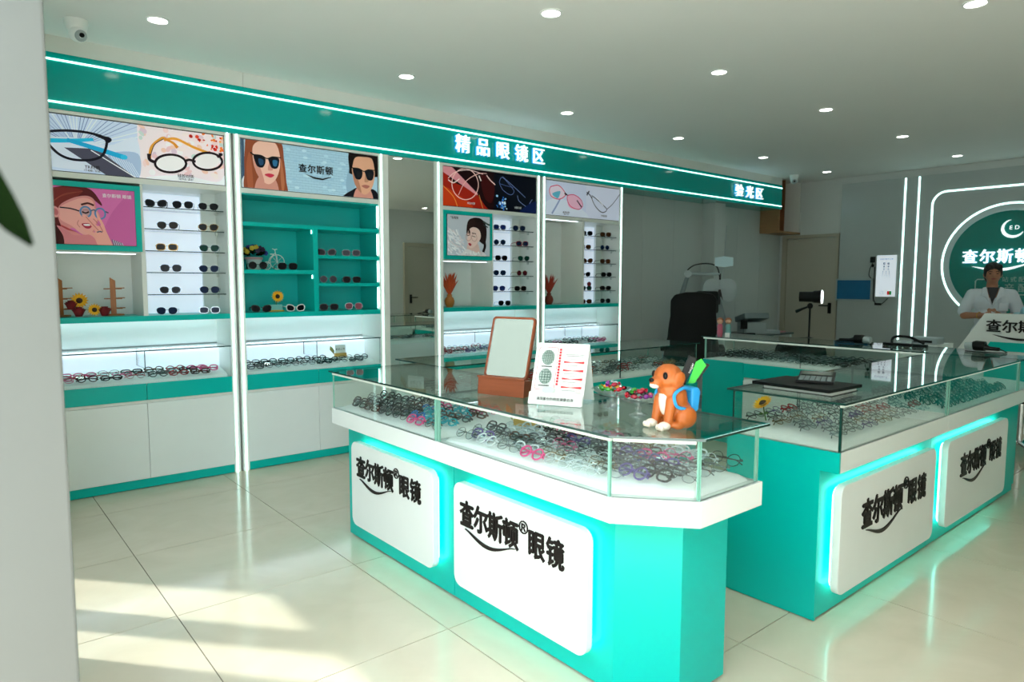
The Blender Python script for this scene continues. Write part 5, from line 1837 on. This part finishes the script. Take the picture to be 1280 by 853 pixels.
# cards on little wooden blocks
def wood_card(x, y, z, rz, label, w=.12):
    c = thing('card_stand', label, 'card')
    part('block', B(-w/2, w/2, -.015, .015, 0, .028), mat('pale_wood', 'C9A050', .5, noise=.2), c, bevel=.002)
    part('card', B(-w/2+.004, w/2-.004, -.0015, .0015, .028, .095), paper, c)
    part('leaf', MB().prism([(-w/2-.01, .02), (-w/2-.045, .06), (-w/2-.04, .09), (-w/2-.02, .075), (-w/2-.005, .05)], -.006, -.003, 'y'), mat('khaki_leaf', '8A8448', .6), c)
    letter('lettering', '新品上市', c, (0, -.0018, .060), (1, 0, 0), (0, 0, 1), .020, darkt, bold=0, extrude=0)
    settle(c, (x, y, z), rz)
    return c
wood_card(1.965, 3.16, .772, math.radians(-72), 'white card on wooden block at the back of the square-ended case')
wood_card(1.93, 2.20, .752, math.radians(-72), 'white card on wooden block in the case under the mirror')
wood_card(2.50, 5.185, .766, 0, 'white card on wooden block in the turquoise unit low case', .10)
eb = thing('block_ornament', 'orange wooden block with dark red rose in the long case', 'ornament', (3.35, 3.20, .736))
part('block', B(3.30, 3.37, 3.16, 3.20, .738, .79), mat('orange_wood', 'B86A22', .5, noise=.2), eb, bevel=.002)
part('bloom', MB().ell((3.33, 3.18, .815), (.030, .026, .026)), redr, eb, smooth=60)
# ---- things on the far counter
def figurine(x, y, body, hair, label):
    g = thing('figurine', label, 'figurine', (x, y, ZT))
    part('body', MB().lathe([(.001, 0), (.022, 0), (.026, .04), (.020, .065), (.026, .075), (.017, .105), (.001, .11)], (x, y, ZT), 14), body, g, smooth=50)
    part('head', MB().ell((x, y, ZT+.130), (.026, .026, .026)), mat('doll_skin', 'D9A98C', .5), g, smooth=80)
    part('hair', MB().ell((x+.006, y+.004, ZT+.138), (.029, .029, .024)), hair, g, smooth=80)
    part('legs', MB().box(x-.02, x-.003, y-.012, y+.012, ZT, ZT+.03), mat('doll_blue', '2F6FA0', .5), g)
figurine(5.225, 3.385, mat('doll_pink', 'C9607A', .5), mat('doll_hair', '9A5A3A', .6), 'small pink-topped doll figurine on the far counter')
figurine(5.275, 3.335, mat('doll_teal', '6FA8A8', .5), mat('doll_hair', '9A5A3A', .6), 'small pale blue doll figurine on the far counter')
tagm = thing('small_sign', 'tiny white card beside the doll figurines', 'card', (5.20, 3.30, ZT))
part('card', MB().box(5.195, 5.199, 3.27, 3.315, ZT, ZT+.035), paper, tagm)
def handset(x, y, rz, label, long=.16):
    h = thing('frame_heater', label, 'hand tool')
    part('grip', MB().tube([(-long, 0, .022), (-long*.5, 0, .024), (-.03, 0, .032)], [.012, .014, .024], 10), black, h, smooth=40)
    part('motor_body', MB().tube([(-.035, 0, .036), (.02, 0, .038), (.035, 0, .036)], [.034, .036, .032], 12), black, h, smooth=40)
    part('nozzle', MB().tube([(.036, 0, .036), (.085, 0, .034)], [.028, .024], 12), lgrey, h, smooth=40)
    part('cable', MB().tube(catmull([(-long, 0, .022), (-long-.05, .03, .006), (-long-.02, .09, .005), (.05, .11, .005)], 5), .004, 6), black, h)
    settle(h, (x, y, ZT), rz)
handset(5.40, 2.27, math.radians(-95), 'black hand warmer with pale nozzle on the far counter')
handset(5.47, 1.50, math.radians(88), 'black hand warmer with white nozzle at the island corner', .12)
cl = thing('cable_clamp', 'black looped handle tool with dark cable on the far counter', 'hand tool')
part('base_bar', B(-.15, .15, -.02, .02, 0, .022), black, cl, bevel=.004)
part('loop_handle', MB().tube(catmull([(-.09, 0, .02), (-.085, 0, .055), (-.05, 0, .072), (.03, 0, .070), (.08, 0, .05), (.13, 0, .03)], 5), .010, 8), black, cl, smooth=50)
part('grip_pad', B(-.06, .05, -.012, .012, .022, .045), lgrey, cl, bevel=.003)
settle(cl, (5.46, 1.97, ZT), math.radians(-90))

# ================================================================== BACK OF THE SHOP
# eye chart and blue screen on the panel, with their cables
XP = XS-.001
ec = thing('eye_chart', 'illuminated white eye test chart box on the sign panel', 'eye chart', (XP, 3.75, 1.19))
part('case', B(XP-.03, XP, 3.618, 3.880, 1.19, 1.757), alu, ec)
face = part('chart_face', B(XP-.032, XP-.030, 3.626, 3.872, 1.203, 1.750), mat('chart_lit', 'EEF4FA', .4, emit=.30, ecol='EAF4FF'), ec)
p = Print(.246, .547)
for (y, n, s_) in ((.80, 2, .055), (.73, 2, .042), (.665, 2, .034), (.605, 3, .028), (.555, 3, .024), (.51, 4, .018), (.475, 4, .015), (.44, 5, .012), (.41, 6, .010), (.385, 6, .008)):
    for k in range(n):
        x = .5+(k-(n-1)/2)*.22*(2.2/n if n > 2 else 1)
        p.rect(x-s_, y-s_*.45, x+s_, y+s_*.45, '3A4A6A')
        p.rect(x-s_*.5, y-s_*.2, x+s_, y-s_*.05, 'E8EEF6')
        p.rect(x-s_*.5, y+s_*.1, x+s_, y+s_*.25, 'E8EEF6')
for k in range(8):
    p.line([(.33+.06*math.cos(k*PI/4), .09+.028*math.sin(k*PI/4)), (.33+.11*math.cos(k*PI/4), .09+.05*math.sin(k*PI/4))], .0022, '303030')
p.rect(.60, .045, .71, .135, 'D8262E')
p.rect(.71, .045, .82, .135, '1E8A3A')
for k in range(6):
    p.line([(.08, .20+.035*k), (.92, .20+.035*k)], .0005, 'B4C0D0')
p.build(face, (XP-.032, 3.872, 1.203), (0, -1, 0), (0, 0, 1), 'chart_ink', .2)
letter('lettering', '标准对数视力表', face, (XP-.036, 3.749, 1.70), (0, -1, 0), (0, 0, 1), .024, mat('chart_blue', '2A5A9A', .5), bold=0, extrude=0)
for y in (3.66, 3.83):
    part('hook', B(XP-.012, XP, y-.008, y+.008, 1.757, 1.775), alu, ec)
bsn = thing('light_box', 'switched-off blue-glass light box screen on the sign panel', 'screen', (XP, 4.16, 1.14))
part('bezel', B(XP-.035, XP, 3.915, 4.405, 1.138, 1.442), lgrey, bsn, bevel=.003)
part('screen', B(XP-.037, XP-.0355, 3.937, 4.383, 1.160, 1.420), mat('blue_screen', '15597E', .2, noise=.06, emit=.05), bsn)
ad_ = thing('power_adapter', 'black power adapter plugged in beside the eye chart', 'adapter', (XP, 3.93, 1.62))
part('plug_body', B(XP-.045, XP, 3.905, 3.955, 1.655, 1.735), black, ad_, bevel=.004)
part('plug_lower', MB().ell((XP-.02, 3.928, 1.615), (.018, .018, .022)), black, ad_, smooth=60)
part('cord', MB().tube(catmull([(XP-.02, 3.928, 1.655), (XP-.012, 3.965, 1.57), (XP-.010, 3.975, 1.49), (XP-.012, 3.945, 1.445)], 5), .005, 6), black, ad_)
cb2 = thing('loose_cable', 'loose black cable and plug hanging below the eye chart', 'cable', (XP, 3.8, 1.08))
part('cord', MB().tube(catmull([(XP-.010, 3.905, 1.60), (XP-.009, 3.906, 1.30), (XP-.009, 3.900, 1.16), (XP-.010, 3.86, 1.105), (XP-.010, 3.80, 1.10), (XP-.010, 3.72, 1.18)], 6), .005, 6), black, cb2)
part('inline_switch', B(XP-.03, XP-.002, 3.80, 3.88, 1.085, 1.115), black, cb2, bevel=.004)
# optometry desk
od = thing('optometry_desk', 'dark-topped desk along the panelled wall holding printer', 'desk', (7.8, 4.85, 0))
part('desktop', B(7.10, 8.72, 4.52, 5.095, .700, .725), mat('desk_dark', '2A3A38', .3), od, bevel=.002)
for x in (7.11, 8.66):
    part('side_panel', B(x, x+.04, 4.54, 5.09, .0, .699), white, od)
part('modesty_panel', B(7.16, 8.66, 5.02, 5.04, .15, .699), white, od)
prn = thing('printer', 'pale grey lens meter printer with raised lid on the desk', 'printer')
part('body', B(-.15, .13, -.12, .12, 0, .15), lgrey, prn, bevel=.012)
part('lid', MB().obox((0, .02, .205), (.34, .26, .075), Matrix.Rotation(-.25, 3, 'X')), grey, prn, bevel=.012)
part('tray', B(.11, .33, -.11, .11, 0, .045), lgrey, prn, bevel=.006)
settle(prn, (8.02, 4.72, .726), math.radians(-30))
pl = thing('paper_pile', 'low pile of pink and white leaflets on desk end', 'leaflets', (8.5, 4.68, .7255))
part('sheet', B(8.38, 8.62, 4.58, 4.80, .726, .740), mat('pink_paper', 'C98A8E', .6), pl)
ps2 = thing('pen_stand', 'black square pen stand with holder on the desk', 'stand')
part('tray', B(-.14, .14, -.05, .05, 0, .03), black, ps2, bevel=.004)
part('post', B(.01, .035, -.012, .012, .03, .08), grey, ps2)
part('holder', B(-.03, .05, -.015, .015, .08, .19), black, ps2, bevel=.003)
settle(ps2, (7.64, 4.62, .726), math.radians(-35))
# phoropter on its arm
pho = thing('phoropter', 'grey phoropter on a jointed arm above the optometry desk', 'phoropter')
th = .055
def lobe(s_):
    pts = [(s_*.0, .135), (s_*.10, .150), (s_*.165, .120), (s_*.195, .05), (s_*.190, -.05), (s_*.150, -.115), (s_*.085, -.125), (s_*.04, -.085), (s_*.022, -.02), (s_*.012, .02), (0, .05)]
    return [(q.x, q.y) for q in catmull(pts, 4)]
for s_ in (-1, 1):
    l = part('lens_housing', MB().prism(lobe(s_), -th, 0, 'y'), lgrey, pho, bevel=.006, smooth=50)
    part('aperture', MB().lathe([(.001, 0), (.022, 0), (.024, .008), (.001, .008)], (s_*.045, -.005, -.0), 16, R=Matrix.Rotation(PI/2, 3, 'X')), black, l)
part('bridge', MB().box(-.045, .045, -.065, -.012, .02, .045), lgrey, pho, bevel=.004)
part('nose_rest', MB().prism([(-.05, .05), (.05, .05), (.03, -.02), (.04, -.11), (.012, -.06), (.012, -.16), (-.012, -.16), (-.012, -.06), (-.04, -.11), (-.03, -.02)], -.045, -.015, 'y'), black, pho)
part('hanger', MB().tube([(0, -.03, .135), (0, -.03, .21)], .012, 8), black, pho)
part('arm', MB().tube([(0, -.03, .205), (-.10, -.02, .205), (-.36, -.0, .205)], [.012, .02, .024], 10), lgrey, pho, smooth=40)
part('joint', MB().lathe([(.001, -.04), (.04, -.04), (.045, 0), (.04, .04), (.001, .04)], (-.37, 0, .205), 16, R=Matrix.Rotation(PI/2, 3, 'X')), lgrey, pho, smooth=40)
part('hose', MB().tube(catmull([(-.38, -.01, .25), (-.30, -.02, .31), (-.15, -.02, .33), (-.04, -.03, .29), (0, -.03, .16)], 6), .008, 6), black, pho)
part('upright', MB().tube([(-.37, .02, .20), (-.40, .03, .10), (-.47, .04, -.16), (-.49, .05, -.30)], [.024, .026, .036, .04], 10), grey, pho, smooth=40)
part('rod', MB().tube([(.03, -.03, .13), (.06, -.03, .78)], .004, 6), lgrey, pho)
nc = part('near_card', MB().prism([(-.065, .30), (.04, .285), (.145, .30), (.145, .40), (.04, .415), (-.065, .40)], -.040, -.036, 'y'), mat('card_blue_white', 'C9E4EE', .5), pho)
part('column', MB().prism([(-.19, -.52), (.10, -.52), (.08, -.30), (.02, -.09), (-.20, -.09), (-.22, -.40)], .03, .16, 'y'), grey, pho, bevel=.02)
part('foot', B(-.22, .16, -.02, .18, -.553, -.52), grey, pho, bevel=.012)
part('stand_post', MB().tube([(-.49, .05, -.28), (-.49, .05, -1.27)], .05, 12), grey, pho, smooth=40)
part('stand_foot', MB().lathe([(.001, 0), (.14, 0), (.13, .03), (.001, .035)], (-.49, .05, -1.278), 20), grey, pho)
settle(pho, (7.16, 4.66, 1.280), math.radians(-55))
# black examination chair
exc = thing('exam_chair', 'bulky black examination chair with tall padded back', 'chair')
bk_ = [(-.20, 1.25), (.20, 1.26), (.235, 1.05), (.25, .85), (.29, .60), (.30, .46), (-.27, .46), (-.265, .80), (-.24, 1.02)]
part('backrest', MB().prism([(q.x, q.y) for q in catmull(bk_, 3, True)], -.10, .10, 'y'), blackc, exc, bevel=.02, smooth=50)
part('headrest', B(.02, .26, .0, .12, 1.05, 1.29), blackc, exc, bevel=.03, smooth=50)
part('seat', B(-.28, .30, .05, .60, .40, .52), blackc, exc, bevel=.04, seg=3, smooth=50)
for s_ in (-1, 1):
    part('armrest', B(s_*.31-.035, s_*.31+.035, .05, .48, .62, .68), blackc, exc, bevel=.02, smooth=50)
    part('arm_post', B(s_*.31-.02, s_*.31+.02, .12, .18, .45, .62), grey, exc)
part('pedestal', MB().lathe([(.001, 0), (.27, 0), (.25, .04), (.07, .07), (.06, .40), (.001, .40)], (0, .28, .002), 24), grey, exc, smooth=40)
settle(exc, (6.23, 4.37, 0), math.radians(-55))
# lamp on a stand
tl = thing('lamp_stand', 'black tripod stand holding a short black lamp with white rim', 'lamp', (6.55, 3.24, 0))
bx0 = Vector((6.55, 3.24, 0))
part('pole', MB().tube([bx0+Vector((0, 0, .10)), bx0+Vector((0, 0, 1.14))], .009, 8), black, tl)
part('collar', MB().lathe([(.012, 0), (.045, .006), (.012, .014)], bx0+Vector((0, 0, .835)), 12), black, tl)
for k in range(3):
    a = 2*PI*k/3+.4
    d = Vector((math.cos(a), math.sin(a), 0))
    part('leg', MB().tube([bx0+Vector((0, 0, .55)), bx0+d*.33+Vector((0, 0, .012))], .008, 6), black, tl)
part('tilt_head', MB().ell(bx0+Vector((0, 0, 1.155)), (.028, .028, .03)), black, tl, smooth=60)
part('handle', MB().tube([bx0+Vector((0, .01, 1.15)), bx0+Vector((0, .075, 1.125)), bx0+Vector((0, .14, 1.095))], [.009, .012, .017], 8), black, tl, smooth=50)
Ry = Matrix.Rotation(PI/2, 3, 'X')
Rl = Matrix.Rotation(math.radians(21), 3, 'Z') @ Ry
lc = bx0+Vector((0, 0, 1.245))
part('lamp_body', MB().lathe([(.001, -.10), (.050, -.10), (.052, .02), (.060, .03), (.066, .10), (.001, .10)], lc, 20, R=Rl), black, tl, smooth=40)
part('lamp_face', MB().lathe([(.001, .112), (.060, .112), (.068, .100), (.001, .101)], lc, 20, R=Rl), emitmat('lamp_face', 'F4FFFF', 2.0), tl)
# office chair behind the far counter and stool at the island corner
def swivel(x, y, rz, label, back):
    c = thing('swivel_chair' if back else 'swivel_stool', label, 'chair' if back else 'stool')
    part('seat', MB().prism(rrect(-.22, .22, -.21, .21, .10, 5), .44, .50), blackc, c, bevel=.02, smooth=50)
    part('gas_lift', MB().tube([(0, 0, .10), (0, 0, .44)], .025, 10), chrome, c)
    for k in range(5):
        a = 2*PI*k/5
        l = part('foot_arm', MB().tube([(0, 0, .10), (.26*math.cos(a), .26*math.sin(a), .065)], [.022, .014], 8), chrome, c)
        part('castor', MB().lathe([(.001, -.02), (.027, -.02), (.027, .02), (.001, .02)], (.26*math.cos(a), .26*math.sin(a), .030), 12, R=Ry), black, l)
    if back:
        part('backrest', MB().prism([(q.x, q.y) for q in catmull([(-.20, .58), (-.21, .80), (-.10, .88), (.10, .88), (.21, .80), (.20, .58), (0, .54)], 4, True)], .19, .225, 'y'), black, c, bevel=.008, smooth=50)
        part('back_bar', MB().tube([(0, .10, .44), (0, .23, .47), (0, .235, .70)], .016, 8), chrome, c)
    settle(c, (x, y, .0035), rz)
swivel(6.05, 3.12, math.radians(130), 'black swivel chair behind the far glass counter', True)
swivel(6.62, 1.50, 0, 'black stool on castors beyond the island corner', False)
# reception desk
rd = thing('reception_desk', 'white reception desk with slanted end and dark brand lettering', 'desk', (7.8, 1.0, 0))
part('front_panel', MB().prism([(2.045, 1.10), (2.26, .735), (2.26, 0), (-.6, 0), (-.6, 1.10)], 7.55, 7.62, 'x'), white, rd, bevel=.003)
part('inset_panel', MB().prism([(1.985, .835), (2.02, .775), (2.02, .10), (-.5, .10), (-.5, .835)], 7.543, 7.55, 'x'), teal, rd)
part('desk_top', B(7.62, 8.06, -.6, 2.02, .74, .77), white, rd)
part('end_panel', B(7.62, 8.06, 2.02, 2.04, 0, .77), white, rd)
lg = B(7.540, 7.5495, 1.0, 1.9, .92, .92)
for k, ch in enumerate('查尔斯顿眼镜'):
    letter('character', ch, rd, (7.545, 1.965-.125*k, .985), (0, -1, 0), (0, 0, 1), .125, darkt, bold=.028, extrude=.02)
part('swoosh', swoosh([Vector((1.97-.45*q/12, .905-.035*math.sin(PI*q/12))) for q in range(13)], .02, 7.540, 7.549), darkt, rd)
bag = thing('plastic_bag', 'crumpled pale blue plastic bag on the reception desk', 'bag', (7.8, 1.80, .7705))
mb = MB()
rnd = random.Random(3)
for k in range(9):
    mb.ell((7.80+rnd.uniform(-.06, .06), 1.80+rnd.uniform(-.06, .06), .90+rnd.uniform(-.06, .22)), (rnd.uniform(.04, .08),)*3, nu=7, nv=5)
mb.ell((7.8, 1.8, .83), (.09, .09, .055))
remeshed('bag_film', mb, mat('bag_blue', '8FC0CC', .3, noise=.2, nscale=30), bag, .012, 2)
gbx = thing('card_reader', 'grey flat card reader on the reception side shelf', 'card reader', (7.3, 2.30, 0))
part('plinth', B(7.10, 7.52, 2.28, 2.62, 0, .80), white, gbx)
part('device', B(7.20, 7.40, 2.32, 2.56, .80, .86), lgrey, gbx, bevel=.01)
part('keypad', B(7.19, 7.1995, 2.36, 2.52, .815, .835), black, gbx)
# security cameras
def cctv(x, y, look, label):
    c = thing('security_camera', label, 'camera', (x, y, CH))
    b0 = Vector((x, y, CH-.001))
    part('mount', MB().lathe([(.001, 0), (.060, 0), (.060, -.010), (.052, -.050), (.040, -.066), (.001, -.07)], b0, 22), white, c, smooth=40)
    hd = b0+Vector((look[0]*.018, look[1]*.018, -.078))
    part('eyeball', MB().ell(hd, (.046, .046, .046), nu=18, nv=12), white, c, smooth=80)
    L = Vector(look).normalized()
    R = L.to_track_quat('Z', 'Y').to_matrix()
    part('lens_plate', MB().lathe([(.001, .044), (.030, .044), (.032, .036), (.001, .036)], hd, 18, R=R), lgrey, c)
    part('lens', MB().lathe([(.001, .049), (.013, .049), (.013, .043), (.001, .043)], hd+R @ Vector((0, .006, 0)), 14, R=R), black, c)
cctv(.66, 4.60, (.25, -.85, -.45), 'white ball security camera on ceiling above the fascia start')
cctv(8.95, 4.72, (-.75, -.5, -.45), 'white ball security camera on ceiling beside the corner cabinet')

# ================================================================== PERSON BEHIND THE RECEPTION DESK
pe = thing('person', 'person in white short-sleeved coat standing behind the reception desk, hands clasped', 'person')
body = MB()
body.ell((0, -.012, 1.478), (.070, .084, .100)).ell((0, -.030, 1.432), (.052, .058, .062)).ell((0, -.100, 1.462), (.013, .018, .022)).ell((0, -.094, 1.482), (.009, .012, .026))
body.capsule((0, .008, 1.30), (0, -.002, 1.42), .054, .048)
for s_ in (-1, 1):
    body.ell((s_*.072, .005, 1.468), (.012, .022, .030))
    body.capsule((s_*.225, -.005, 1.10), (s_*.228, -.045, 1.045), .042, .040)
    body.capsule((s_*.228, -.045, 1.045), (s_*.070, -.225, 1.055), .039, .026)
    body.ell((s_*.050, -.240, 1.058), (.042, .024, .030))
    for k, (ln, dz) in enumerate(((.052, .020), (.058, .007), (.054, -.006), (.044, -.018))):
        a = Vector((s_*.030, -.248, 1.058+dz))
        b_ = a+Vector((-s_*ln*.62, -.010, -.004))
        body.capsule(a, b_, .0095, .009, 8)
        body.capsule(b_, b_+Vector((-s_*ln*.35, .010, -.010)), .009, .0075, 8)
    body.capsule((s_*.052, -.228, 1.085), (s_*.022, -.250, 1.100), .0105, .009, 8)
body.capsule((0, 0, 1.25), (0, 0, .95), .10, .09)
remeshed('body', body, skin, pe, .007, 3)
coat = MB()
coat.ell((0, .002, 1.185), (.165, .108, .150)).ell((0, .002, 1.02), (.148, .106, .17)).ell((0, .002, .82), (.178, .128, .20))
coat.capsule((-.13, .004, 1.268), (.13, .004, 1.268), .060, .060)
for s_ in (-1, 1):
    coat.capsule((s_*.165, .002, 1.262), (s_*.218, -.004, 1.135), .062, .060)
    coat.capsule((s_*.218, -.004, 1.135), (s_*.228, -.012, 1.085), .060, .064)
wc = mat('coat_white', 'D2DAE2', .75, bump=.15, nscale=30)
ct = remeshed('coat', coat, wc, pe, .010, 4)
for s_ in (-1, 1):
    part('lapel', MB().prism([(s_*.012, 1.155), (s_*.058, 1.345), (s_*.088, 1.335), (s_*.098, 1.255), (s_*.060, 1.235)], -.128, -.094, 'y'), wc, ct, bevel=.006)
part('pocket', B(.055, .135, -.112, -.090, 1.10, 1.185), wc, ct, bevel=.006)
part('undershirt', MB().prism([(0, 1.16), (.050, 1.34), (-.050, 1.34)], -.112, -.02, 'y'), black, pe, bevel=.004)
hair = MB()
hair.ell((0, .008, 1.518), (.084, .094, .082)).ell((-.034, -.052, 1.545), (.045, .040, .034), Matrix.Rotation(.5, 3, 'Y')).ell((.040, -.050, 1.545), (.040, .040, .032), Matrix.Rotation(-.5, 3, 'Y')).ell((0, .050, 1.455), (.074, .052, .085)).ell((-.062, -.010, 1.490), (.020, .045, .050)).ell((.062, -.010, 1.490), (.020, .045, .050)).ell((0, .095, 1.46), (.035, .03, .035))
remeshed('hair', hair, hairm, pe, .007, 3)
for s_ in (-1, 1):
    part('eye', MB().ell((s_*.030, -.086, 1.478), (.012, .006, .005)), black, pe)
    part('eyebrow', MB().tube([(s_*.014, -.092, 1.497), (s_*.032, -.091, 1.501), (s_*.048, -.080, 1.496)], .0035, 6), hairm, pe)
    part('trouser_leg', MB().capsule((s_*.085, 0, .80), (s_*.092, 0, .44), .092, .066).capsule((s_*.092, 0, .44), (s_*.094, .01, .09), .066, .052), mat('trousers', '16181C', .8), pe, smooth=60)
    part('shoe', MB().ell((s_*.095, -.035, .036), (.044, .125, .034)), black, pe, smooth=60)
part('mouth', MB().ell((0, -.093, 1.425), (.024, .007, .006)), mat('lips', '9C4A48', .5), pe)
part('bracelet', MB().lathe([(.033, -.004), (.036, 0), (.033, .004)], (-.110, -.175, 1.053), 16, R=Vector((.66, -.75, 0)).to_track_quat('Z', 'Y').to_matrix()), mat('gold', 'C9A040', .3, .9), pe)
settle(pe, (8.33, 2.205, .002), math.radians(-70))

# ================================================================== PLANT BY THE DOORWAY
pt = thing('potted_plant', 'tall potted plant with long dark green leaves beside the doorway', 'plant', (-.36, .72, 0))
b0 = Vector((-.36, .72, 0))
part('pot', MB().lathe([(.001, 0), (.13, 0), (.17, .30), (.175, .32), (.155, .32), (.15, .29), (.001, .28)], b0, 24), mat('pot_dark', '3A3A3C', .5), pt, smooth=40)
part('stem', MB().tube([b0+Vector((0, 0, .28)), b0+Vector((.02, 0, .9)), b0+Vector((.05, -.03, 1.48))], [.02, .016, .010], 8), mat('stem_brown', '5A4A30', .7), pt)
def blade(a, tip, up, wd):
    a, tip = Vector(a), Vector(tip)
    pts, fs = [], []
    d = tip-a
    sd = d.cross(Vector((0, 1, .15))).normalized()
    for q in range(25):
        u = q/24
        c = a.lerp(tip, u)+Vector((0, 0, up*math.sin(PI*u)))
        wv = wd*math.sin(PI*min(1, .12+u*.879))**.6+.0004
        pts += [c-sd*wv, c+Vector((0, .004, .002)), c+sd*wv]
    for q in range(24):
        for j in range(2):
            fs.append((q*3+j, q*3+j+1, q*3+4+j, q*3+3+j))
    part('leaf', MB().add(pts, fs), dleaf, pt, smooth=60)
blade((-.165, .62, 1.66), (.0525, .600, 1.405), .030, .026)
part('petiole', MB().tube([b0+Vector((.05, -.03, 1.46)), (-.27, .65, 1.62), (-.162, .62, 1.664)], .004, 6), leafg, pt)
for k in range(9):
    a = 2.2+k*.42
    tipp = b0+Vector((.40*math.cos(a), .40*math.sin(a), 1.15+.07*(k % 4)))
    if tipp.x > -.12:
        tipp.x = -.15
    blade((-.31, .69, 1.42-.05*(k % 3)), tipp, .14, .024)
